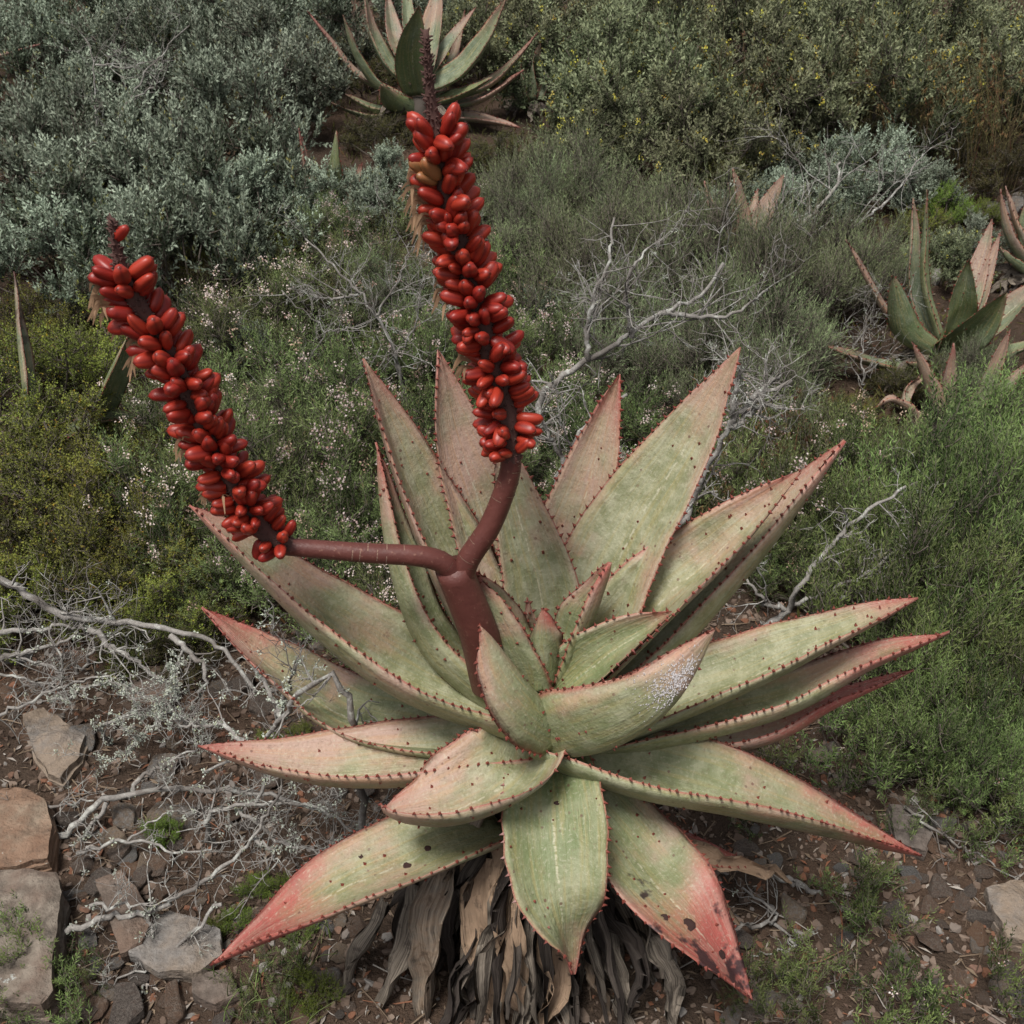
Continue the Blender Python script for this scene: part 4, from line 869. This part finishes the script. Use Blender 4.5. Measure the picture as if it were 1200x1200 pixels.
def dead_branch(lines, label, seed, r0=.008, lvl=2, tw=12, tl=.12, lich=.15, kink=.35, group=None, lm=None):
    """lines: polylines of (px, py, Y)"""
    rnd = random.Random(seed); mb, lb = MB(), MB(); P0 = at(*lines[0][0]); gz = terrain(P0.x, P0.y)
    root = empty('dead_branch', (P0.x, P0.y, gz)); of = Vector(root.location)
    for li, ln in enumerate(lines):
        P = [np.array(tuple(at(*a) - of)) for a in ln]
        P = [p if q == 0 and li else np.array((p[0], p[1], max(p[2], terrain(p[0] + of.x, p[1] + of.y) - of.z + .004))) for q, p in enumerate(P)]
        if li == 0: P = [np.array((P[0][0], P[0][1] + .03, -.03))] + P if P[0][2] > .05 else P
        nn = 6 * len(P); C = catmull(P, nn); C[1:-1] += np.array([[rnd.gauss(0, .0035) for _ in range(3)] for _ in range(nn - 2)])
        rr = (r0 if li == 0 else r0 * .62) * np.linspace(1, .35, nn) * np.array([1 + .14 * noise.noise(Vector((q * .9, seed, li))) for q in range(nn)])
        mb.tube(C, rr, 8)
        T_ = unit(np.gradient(C, axis=0))
        for q in range(tw):
            i0 = rnd.randrange(int(nn * .2), nn); s = unit(T_[i0] * .55 + np.array([rnd.gauss(0, .65), rnd.gauss(0, .5), rnd.gauss(.15, .55)]))
            twigs(mb, lb, C[i0], s, tl * rnd.uniform(.5, 1.2), max(rr[i0] * .5, .0011), lvl, rnd, kink, lich)
        if lich > .1:
            for q in range(int(26 * lich)): lichen(lb, C[rnd.randrange(nn)], rnd.uniform(.004, .011), 16)
    o = mb.build('wood', M['dead'], root)
    if lb.v: o = lb.build('lichen', M['lichen'], root, smooth=False); o['kind'] = 'stuff'
    if lm: LM.append((Vector(root.location), lm))
    return tag(root, label, 'dead branch', group)
dead_branch([[(632, 475, 2.6), (670, 434, 2.6), (722, 404, 2.62), (775, 367, 2.65), (824, 345, 2.68), (848, 308, 2.7)], [(689, 420, 2.6), (692, 365, 2.62), (714, 300, 2.65), (720, 255, 2.7)], [(740, 395, 2.62), (735, 330, 2.6), (760, 290, 2.65)], [(775, 367, 2.65), (850, 370, 2.65), (900, 340, 2.65)]],
            'lichened dead branch leaning up out of the fine shrubs right of the tall spike', 1, .012, 2, 9, .17, .12, lm='leaning lichened branch')
dead_branch([[(612, 640, 2.25), (644, 595, 2.25), (662, 550, 2.3), (690, 495, 2.35), (735, 462, 2.4)], [(662, 550, 2.3), (640, 500, 2.3), (630, 470, 2.3)], [(644, 595, 2.25), (690, 570, 2.25), (720, 530, 2.25)]], 'pale dead branch between the two upright leaves behind the tall flower stalk', 2, .011, 2, 8, .12, .1, lm='pale branch between upright leaves')
dead_branch([[(768, 695, 2.0), (785, 640, 2.05), (810, 590, 2.08), (830, 545, 2.1), (855, 502, 2.1), (880, 472, 2.1), (928, 446, 2.1)], [(856, 500, 2.1), (866, 440, 2.1), (855, 420, 2.1)], [(858, 500, 2.1), (890, 475, 2.1), (922, 480, 2.05)], [(832, 545, 2.1), (828, 510, 2.1), (822, 480, 2.1)], [(880, 470, 2.1), (900, 450, 2.15), (915, 440, 2.2)]],
            'grey dead branch with antler-like twigs behind the tallest upright leaf', 3, .012, 2, 9, .10, .15, lm='antler-twigged dead branch')
dead_branch([[(868, 758, 1.95), (920, 715, 1.95), (936, 690, 1.95), (985, 625, 2.0), (1062, 570, 2.05)], [(928, 708, 1.95), (1000, 680, 1.95), (1068, 634, 2.0)], [(985, 700, 1.95), (1030, 690, 1.95)], [(920, 715, 1.95), (890, 700, 1.95), (870, 660, 2.0)]],
            'thin pale dead branch above the right-hand leaf pointing to the feathery shrubs', 4, .009, 2, 8, .10, .1, lm='thin pale dead branch')
dead_branch([[(900, 340, 3.7), (922, 300, 3.7), (942, 262, 3.7), (975, 225, 3.75), (985, 190, 3.8)], [(930, 300, 3.65), (965, 298, 3.65), (1000, 265, 3.65), (1040, 235, 3.7), (1082, 180, 3.75)], [(922, 300, 3.7), (912, 260, 3.7), (920, 215, 3.75)]],
            'forked bare grey branch standing out of the fine shrubs near the young pink aloe', 5, .011, 2, 8, .22, .03, lm='forked bare branch')
dead_branch([[(472, 455, 2.9), (462, 410, 2.9), (440, 370, 2.9), (400, 320, 2.95), (358, 280, 3.0)], [(440, 370, 2.9), (470, 320, 2.9), (480, 285, 2.95)], [(462, 420, 2.9), (485, 385, 2.9), (490, 350, 2.9)], [(420, 345, 2.92), (390, 350, 2.9), (360, 345, 2.9)]],
            'slim bare branch rising from the heath beside the tip of the back-left leaf', 6, .0065, 2, 10, .16, .06, lm='slim bare branch')
dead_branch([[(360, 430, 2.9), (380, 390, 2.9), (350, 360, 2.9), (330, 340, 2.9)], [(380, 390, 2.9), (430, 380, 2.9), (455, 350, 2.9)]], 'thin grey twig tangled in the heath between the fruit spikes', 16, .004, 2, 8, .15, .04)
dead_branch([[(118, 215, 4.2), (140, 140, 4.2), (165, 95, 4.25), (182, 72, 4.3), (222, 30, 4.3)], [(112, 150, 4.2), (110, 80, 4.25), (100, 45, 4.3)], [(112, 76, 4.25), (150, 78, 4.25), (190, 68, 4.3)], [(150, 120, 4.2), (190, 95, 4.2)]],
            'bleached bare branch sticking out of the silver bushes', 7, .006, 2, 6, .18, .03, lm='bleached bare branch')
dead_branch([[(-40, 665, 1.9), (20, 690, 1.9), (75, 722, 1.88), (150, 730, 1.88), (215, 742, 1.85), (262, 762, 1.8), (300, 812, 1.75)], [(-20, 745, 1.85), (40, 738, 1.86), (100, 732, 1.88)], [(105, 738, 1.85), (150, 770, 1.8), (192, 800, 1.75)], [(-20, 780, 1.8), (50, 758, 1.82), (90, 745, 1.85)], [(200, 745, 1.85), (240, 790, 1.75), (225, 830, 1.7)]],
            'thick lichened dead branch lying below the yellow-green bushes', 8, .012, 2, 5, .12, .30, lm='thick lichened dead branch')
dead_branch([[(405, 807, 1.285), (345, 822, 1.31), (322, 850, 1.34), (300, 880, 1.40), (240, 905, 1.42)], [(330, 840, 1.33), (310, 800, 1.38), (296, 765, 1.5), (300, 740, 1.5)], [(300, 880, 1.4), (260, 850, 1.45), (215, 850, 1.5), (200, 815, 1.5)], [(322, 850, 1.34), (345, 790, 1.34), (350, 770, 1.36)]],
            'crusty lichened twig curling up against the two left-hand leaves', 9, .008, 2, 6, .09, .55, .5)
dead_branch([[(-30, 1012, 1.42), (60, 990, 1.42), (120, 938, 1.46), (200, 925, 1.47), (310, 932, 1.46), (390, 950, 1.42)], [(125, 940, 1.46), (95, 985, 1.42), (68, 1003, 1.40)], [(150, 935, 1.46), (165, 910, 1.5), (230, 880, 1.52)], [(-30, 940, 1.5), (40, 945, 1.48), (110, 938, 1.46)]],
            'long pale dead branch crossing the stones above the ochre slab', 10, .0085, 2, 6, .10, .3, lm='long pale dead branch')
dead_branch([[(78, 1092, 1.2), (130, 1075, 1.22), (175, 1068, 1.23), (250, 1025, 1.25), (300, 980, 1.28), (330, 920, 1.34)], [(105, 1062, 1.22), (180, 1058, 1.23)], [(172, 1070, 1.22), (176, 1130, 1.16), (172, 1215, 1.08)], [(260, 1060, 1.22), (180, 1130, 1.15), (120, 1170, 1.12)], [(300, 985, 1.28), (320, 995, 1.26), (322, 1020, 1.24)]],
            'forked grey dead twig lying over the stones left of the red-tipped leaf', 11, .0062, 2, 6, .08, .2, lm='forked grey twig')
dead_branch([[(240, 960, 1.38), (300, 940, 1.4), (360, 945, 1.36), (420, 975, 1.32)], [(300, 940, 1.4), (330, 900, 1.42), (400, 930, 1.38)], [(280, 950, 1.4), (340, 990, 1.33), (420, 1010, 1.28)], [(350, 1020, 1.28), (400, 985, 1.32), (440, 960, 1.35)]], 'tangle of dark lichened twigs under the left-hand leaves', 12, .006, 2, 12, .10, .3, .5)
dead_branch([[(120, 850, 1.65), (180, 835, 1.65), (240, 850, 1.62)], [(180, 835, 1.65), (205, 800, 1.66), (200, 775, 1.7)], [(60, 820, 1.7), (130, 800, 1.7), (200, 830, 1.64)], [(200, 830, 1.64), (150, 880, 1.6), (120, 890, 1.58)]], 'small twig bush tufted with pale lichen behind the triangular grey stone', 13, .005, 2, 8, .09, 1.6, .5, lm='lichen-tufted twig bush')
dead_branch([[(-20, 850, 1.66), (40, 820, 1.7), (90, 800, 1.72), (140, 790, 1.72)], [(0, 790, 1.76), (50, 800, 1.74), (110, 820, 1.68)], [(20, 770, 1.8), (70, 790, 1.76), (60, 830, 1.7)]], 'litter of fallen grey twigs behind the triangular grey stone', 19, .005, 2, 9, .10, .12, .4)
dead_branch([[(90, 1000, 1.36), (150, 985, 1.38), (215, 1000, 1.35), (270, 985, 1.36)], [(150, 985, 1.38), (190, 955, 1.42), (250, 950, 1.42)]], 'thin crossing twigs on the stones below the long pale dead branch', 20, .004, 2, 8, .08, .15, .4)
dead_branch([[(905, 1022, 1.36), (935, 1040, 1.33), (965, 1060, 1.30), (985, 1090, 1.27), (996, 1118, 1.24)]], 'smooth curved grey stick on the soil below the drooping right-hand leaf', 14, .0075, 1, 2, .03, .0, lm='curved grey stick')
dead_branch([[(1060, 945, 1.48), (1100, 975, 1.42), (1150, 1010, 1.38), (1210, 1060, 1.3)], [(1100, 975, 1.42), (1140, 990, 1.4), (1180, 985, 1.4)]], 'thin straight twig on the soil beyond the drooping right-hand leaf tip', 15, .0035, 1, 6, .07, .05, lm='thin straight twig')
dead_branch([[(1140, 820, 1.8), (1110, 900, 1.62), (1150, 960, 1.5), (1200, 1010, 1.4)]], 'reddish-grey wiry twig among the pale sprigs', 17, .003, 1, 6, .08, .0, lm='wiry twig')
dead_branch([[(860, 1090, 1.2), (910, 1075, 1.25), (870, 1040, 1.28)], [(905, 1080, 1.25), (930, 1110, 1.2), (880, 1120, 1.18)]], 'blackened twig beside the rotting leaf tip', 18, .006, 2, 5, .07, .1)
for i_, (x, y, Y) in enumerate(((990, 410, 3.2), (1010, 440, 3.1), (760, 320, 3.4), (700, 350, 3.2), (1060, 600, 2.2), (60, 780, 1.8), (90, 760, 1.85), (530, 300, 3.2), (250, 250, 4.0), (880, 420, 2.9))):
    dead_branch([[(x, y + 30, Y), (x + PR.uniform(-20, 20), y, Y), (x + PR.uniform(-50, 50), y - 45, Y + .05)]], 'short bare grey twig showing through the foliage of a shrub', 30 + i_, .0045, 2, 7, .15, .08, group='bare twigs in the shrubs')

# ------------------------------------------------------------------ stones
from mathutils import geometry
import bmesh
def stone_mesh(seed, flat, mat, sub=1):
    r = random.Random(seed); bm = bmesh.new()
    for q in range(15):
        a = r.uniform(0, 6.28); rr = r.uniform(.75, 1.0) ; z = r.choice((-1, 1)) * r.uniform(.6, 1)
        bm.verts.new((math.cos(a) * rr * .5, math.sin(a) * rr * .5 * r.uniform(.55, .9), z * flat * .5))
    res = bmesh.ops.convex_hull(bm, input=bm.verts)
    bmesh.ops.delete(bm, geom=[g for g in res['geom_interior'] if isinstance(g, bmesh.types.BMVert)], context='VERTS')
    bmesh.ops.dissolve_limit(bm, angle_limit=R(14), verts=bm.verts, edges=bm.edges)
    bmesh.ops.bevel(bm, geom=bm.edges[:] , offset=.022, segments=1, affect='EDGES', profile=.5)
    bmesh.ops.triangulate(bm, faces=bm.faces)
    if sub: bmesh.ops.subdivide_edges(bm, edges=[e for e in bm.edges if e.calc_length() > .12], cuts=1); bmesh.ops.triangulate(bm, faces=bm.faces)
    for v in bm.verts:
        v.co += Vector((noise.noise(v.co * 5 + Vector((seed, 0, 0))), noise.noise(v.co * 5 + Vector((0, seed, 3))), noise.noise(v.co * 6 + Vector((5, 0, seed))) * .6)) * .035
    me = bpy.data.meshes.new('stone'); bm.to_mesh(me); bm.free(); me.materials.append(mat); return me
SB = [stone_mesh(s, PR.uniform(.22, .5), M['stone_brown']) for s in range(9)]; SG = [stone_mesh(20 + s, PR.uniform(.2, .42), M['stone_grey']) for s in range(7)]
SQ = [stone_mesh(40 + s, .6, M['quartz'], 0) for s in range(2)]; SO = [stone_mesh(50 + s, .3, M['stone_slab'], 1) for s in range(3)]
SR = random.Random(4)
def stone(px, py, wpx, label, meshes, group=None, tilt=14, sink=.3, rz=None, asp=(1, 1, 1), var=None):
    g0 = ground(px, py); me = meshes[SR.randrange(len(meshes)) if var is None else var]; s = wpx * mpp(g0)
    o = bpy.data.objects.new('stone', me); link(o)
    o.rotation_euler = (R(SR.uniform(-tilt, tilt)), R(SR.uniform(-tilt, tilt)), SR.uniform(0, 6.28) if rz is None else rz)
    o.scale = (s * asp[0], s * asp[1], s * asp[2]); hz_ = me.vertices and max(v.co.z for v in me.vertices) * s * asp[2]
    o.location = (g0.x, g0.y, terrain(g0.x, g0.y) + hz_ * (1 - 2 * sink)); return tag(o, label, 'stone', group)

def slab(outline, Y0, thick, layers, mat, label, seed, z0=None, tilt=0.0):
    """outline: pixels of the top face; the slab rests on the ground below it"""
    cen = [sum(p[0] for p in outline) / len(outline), sum(p[1] for p in outline) / len(outline)]
    top = ground(cen[0], cen[1], thick); zt = top.z
    P = []
    for x, y in outline:
        d = ray(x, y); t = (zt - CAMZ) / d.z; p = CAM + d * t; P.append(Vector((p.x, p.y, 0)))
    # refine outline with rough edges
    Q = []
    for i in range(len(P)):
        a, b = P[i], P[(i + 1) % len(P)]; m = max(2, int((b - a).length / .012))
        for q in range(m):
            p = a.lerp(b, q / m); nn = Vector((noise.noise(Vector((p.x * 30, p.y * 30, seed))), noise.noise(Vector((p.x * 30, p.y * 30, seed + 9))), 0)); Q.append(p + nn * .005)
    c = sum(Q, Vector()) / len(Q); n = len(Q); mb = MB(); rows = []
    r = random.Random(seed)
    for l in range(layers):
        o1 = r.uniform(-.012, .012) if l else 0
        za, zb = -thick * l / layers, -thick * (l + .93) / layers
        for z in (za, zb):
            rows.append([((p - c) * (1 + (o1 + .006 * noise.noise(Vector((i_ * .35, l * 3.0, seed)))) / max(.05, (p - c).length)) + c + Vector((0, 0, zt + z + .003 * noise.noise(Vector((p.x * 25, p.y * 25, l)))))) for i_, p in enumerate(Q)])
    tops = [[c + (p - c) * f + Vector((0, 0, zt + .004 * (1 - f) + .012 * noise.noise(Vector((((c + (p - c) * f).x) * 18, ((c + (p - c) * f).y) * 16, seed))))) for p in Q] for f in (.06, .16, .26, .36, .46, .56, .66, .76, .86, .94, .985)]
    allr = tops + rows; V = [tuple(v) for rw in allr for v in rw]
    i = np.arange(len(allr) - 1)[:, None] * n; j = np.arange(n)[None]; j2 = (j + 1) % n
    F = np.stack([i + j, i + n + j, i + n + j2, i + j2], -1).reshape(-1, 4)
    V = np.array(V); of = np.array((c.x, c.y, zt - thick)); 
    mb.add(V - of, [F, np.array([list(range(n))])], (.5, .5, .5, 1)); o = mb.build('stone', mat, smooth=False); o.location = tuple(of)
    LM.append((Vector(o.location), {3: 'big ochre slab', 5: 'layered ochre slab', 6: 'triangular grey stone', 7: 'splinter stone', 8: 'broad grey-brown stone', 9: 'pale angular stone', 10: 'squarish brown stone'}.get(seed, 'flat brown stone')))
    return tag(o, label, 'stone')
slab([(-60, 1030), (10, 1018), (66, 1022), (72, 1045), (64, 1100), (60, 1160), (48, 1178), (10, 1172), (-70, 1150)], 0, .075, 3, M['stone_slab'], 'big flat ochre slab with rusty patches at the left edge of the soil', 3)
slab([(-60, 925), (20, 922), (52, 935), (60, 968), (55, 1005), (20, 1014), (-60, 1020)], 0, .06, 4, M['stone_slab'], 'layered pale ochre slab just behind the big rusty slab', 5)
slab([(25, 838), (50, 828), (75, 845), (98, 862), (92, 885), (70, 912), (55, 905), (40, 880)], 0, .035, 2, M['stone_grey'], 'triangular grey shale stone with a white lichen spot among twigs', 6)
slab([(112, 1030), (140, 1020), (160, 1040), (178, 1078), (165, 1105), (140, 1118), (128, 1080)], 0, .04, 3, M['stone_brown'], 'tall grey-brown splinter stone next to the forked dead twig', 7)
slab([(160, 1085), (200, 1065), (258, 1090), (262, 1120), (225, 1140), (185, 1138), (150, 1118)], 0, .045, 2, M['stone_grey'], 'broad grey-brown stone under the tip of the red-tipped leaf', 8)
slab([(1155, 1040), (1200, 1032), (1225, 1070), (1205, 1105), (1180, 1098), (1165, 1070)], 0, .04, 2, M['stone_grey'], 'pale grey angular stone at the right edge of the soil', 9)
slab([(1042, 942), (1078, 945), (1092, 975), (1085, 998), (1050, 985)], 0, .03, 2, M['stone_brown'], 'squarish brown stone behind the drooping right-hand leaf tip', 10)
slab([(225, 1140), (265, 1135), (282, 1165), (250, 1178), (225, 1165)], 0, .03, 2, M['stone_brown'], 'brown stone beneath the broad grey-brown stone', 12)
slab([(150, 785), (200, 778), (215, 800), (190, 830), (150, 820)], 0, .03, 2, M['stone_brown'], 'brown flat stone behind the lichen-tufted twig bush', 13)
for a in ((135, 985, 42, 'grey stone in the gap below the long pale dead branch', SG), (215, 960, 50, 'grey stone beside the bright green seedling rosette', SG), (98, 1015, 34, 'reddish brown stone beside the layered slab', SB), (180, 1020, 40, 'brown stone behind the tall splinter stone', SB),
          (928, 1072, 46, 'grey-brown stone below the curved grey stick', SG), (1090, 1108, 40, 'reddish brown pebble in the right-hand gravel', SB), (1120, 1150, 38, 'brown stone in the right-hand gravel below the reddish pebble', SB), (1175, 1165, 48, 'grey stone in the corner of the right-hand gravel', SG),
          (1065, 1030, 40, 'grey stone under the drooping right-hand leaf tip', SG), (985, 920, 36, 'grey stone between the drooping leaf and the feathery herbs', SG), (150, 1190, 70, 'brown stone slab at the lower edge near the twigs', SB), (205, 1180, 60, 'dark brown stone by the grass wisps', SB), (1195, 1170, 40, 'dark grey stone in the corner beside the grey stone', SG),
          (1170, 250, 50, 'pale boulder beyond the green aloe', SG), (1095, 330, 26, 'pale boulder behind the leaves of the green aloe', SQ), (1188, 245, 60, 'large pale boulder next to the pinkish aloe', SG), (1060, 1150, 40, 'flat brown stone in the right-hand gravel', SB), (1145, 1110, 34, 'small grey stone in the right-hand gravel', SG)):
    stone(*a)
stone(870, 830, 22, 'white quartz chip under the red-edged right-hand leaf', SQ); stone(1042, 1070, 22, 'white quartz chip in the feathery herbs', SQ); stone(1060, 1045, 16, 'small white quartz chip near the feathery herbs', SQ); stone(1010, 800, 16, 'white quartz chip by the right-hand leaf tips', SQ)
for q in range(170):
    x, y = SR.uniform(0, 430), SR.uniform(745, 1200)
    if x < 80 and y > 915: x += 80
    stone(x, y, SR.uniform(14, 40) * SR.choice((.7, 1, 1.3)), 'small angular shale stone on the soil left of the dead-leaf skirt', SB if SR.random() < .72 else SG, 'small stones left of the skirt', 25)
for q in range(190):
    x, y = SR.uniform(850, 1210), SR.uniform(820, 1210)
    stone(x, y, SR.uniform(12, 34) * SR.choice((.7, 1, 1.3)), 'small angular shale stone on the soil right of the dead-leaf skirt', SB if SR.random() < .75 else SG, 'small stones right of the skirt', 25)

# gravel and litter
gv = MB(); tmpl = []
for s in range(5):
    me = stone_mesh(70 + s, .5, M['gravel'], 0); v = np.array([tuple(a.co) for a in me.vertices]); f = np.array([tuple(p.vertices) for p in me.polygons]); tmpl.append((v, f)); bpy.data.meshes.remove(me)
def scatter_rot(n): return rng.uniform(0, 6.28, n)
for q in range(18000):
    x, y = rng.uniform(-1.3, 1.3), .75 + 1.9 * rng.uniform() ** 1.3
    v, f = tmpl[q % 5]; s = .005 + .022 * rng.uniform() ** 2.4; a = rng.uniform(0, 6.28); c, sn = math.cos(a), math.sin(a)
    rot = np.array(((c, -sn, rng.normal() * .3), (sn, c, rng.normal() * .3), (0, 0, 1)))
    gv.add((v * s) @ rot.T + np.array((x, y, terrain(x, y) + s * .08)), f, (rng.uniform(), rng.uniform(), rng.uniform(), 1))
tag(gv.build('gravel', M['gravel'], smooth=False), 'loose brown shale gravel scattered over the soil', 'gravel', kind='stuff')
lt = MB()
n = 22000; x = rng.uniform(-1.6, 1.6, n); y = .7 + 3.2 * rng.uniform(size=n) ** 1.2; z = np.array([terrain(a, b) for a, b in zip(x, y)]) + .004
d = rng.normal(size=(n, 3)); d[:, 2] *= .2; t = np.column_stack([rng.uniform(size=(n, 3)), np.ones(n)])
blades(lt, np.column_stack([x, y, z]), d, rng.uniform(.008, .03, n), rng.uniform(.002, .008, n), t)
for q in range(1600):
    x, y = rng.uniform(-1.2, 1.2), .75 + 2.2 * rng.uniform(); p = np.array((x, y, terrain(x, y) + .005)); d = rng.normal(size=3); d[2] *= .15; d = unit(d) * rng.uniform(.02, .10)
    lt.tube([p, p + d * .5 + rng.normal(size=3) * .004, p + d + np.array((0, 0, .006))], [.0018, .0014, .0008], 4, (rng.uniform(), rng.uniform(), rng.uniform(), 1))
tag(lt.build('leaf_litter', M['litter'], smooth=False), 'fallen twigs and dry leaf litter on the soil', 'litter', kind='stuff')
# low growth covering the soil of the slope between the shrubs
gc = MB(); n = 60000; x = rng.uniform(-4.2, 4.2, n); y = rng.uniform(2.0, 8.5, n); cl = np.array([noise.noise(Vector((a * 1.7, b * 1.7, 3.3))) for a, b in zip(x, y)])
kp = cl > -.25; x, y, cl = x[kp], y[kp], cl[kp]; n = len(x); z = np.array([terrain(a, b) for a, b in zip(x, y)]) + rng.uniform(0, .10, n) * np.clip(cl + .4, 0, 1)
d = rng.normal(size=(n, 3)) * .5 + np.array((0, 0, .8)); t = np.zeros((n, 4)); t[:, 0] = np.clip(.5 + cl * .6 + rng.normal(size=n) * .2, 0, 1); t[:, 1] = rng.uniform(size=n); t[:, 3] = 1
blades(gc, np.column_stack([x, y, z]), d, rng.uniform(.02, .05, n), rng.uniform(.003, .008, n), t)
tag(gc.build('ground_cover', M['olive'], smooth=False), 'low olive undergrowth covering the soil between the shrubs', 'undergrowth', kind='stuff')

# ------------------------------------------------------------------ labels of look-alikes: by the nearest landmark
LOOK = {'silver bushes above the leaning spike': 'silver-grey leafy bush', 'yellow-flecked bushes on the upper slope': 'yellow-flecked olive-grey bush', 'fine grey-green shrubs behind the aloe': 'grey-green fine-twigged shrub',
        'low silver bushes above the fine shrubs': 'low silver-grey bush', 'flowering heath between the fruit spikes': 'green heath with pinkish flower heads', 'heath behind the upright leaves': 'green heath with few flowers', 'feathery shrubs beside the right-hand leaf tips': 'bright green feathery shrub',
        'yellow-green bushes below the leaning spike': 'yellow-green small-leaved bush', 'olive bushes in the gaps': 'low olive-brown bush', 'low olive bushes': 'small olive bush', 'feathery herbs on the right-hand soil': 'small feathery green herb', 'pale sprigs on the right-hand soil': 'pale upright sprig',
        'feathery herbs by the slab': 'tiny feathery herb', 'seedlings among the twigs': 'lime green seedling', 'bare twigs in the shrubs': 'short bare grey twig', 'dry grass on the upper slope': 'dry reddish grass tuft', 'grass behind the leaves': 'thin green-brown grass tuft',
        'small stones left of the skirt': 'angular shale stone', 'small stones right of the skirt': 'angular shale stone'}
for o in list(COL.objects):
    if o.parent is None and o.get('group') in LOOK:
        lk = LOOK[o['group']]; p = Vector(o.location); q, ph = min(LM, key=lambda a: (Vector((a[0].x - p.x, (a[0].y - p.y) * 1.0, 0))).length)
        if 'shale' in lk:
            sz = o.scale.x; lk = ('tiny ' if sz < .022 else 'small ' if sz < .038 else 'fist-sized ') + ('grey ' if 'grey' in o.data.materials[0].name else 'brown ') + lk
        d = p.y - q.y; far = (p - q).length
        o['label'] = lk + (' just' if far < .35 else '') + (' uphill of the ' if d > .18 else ' downhill of the ' if d < -.18 else ' beside the ') + ph
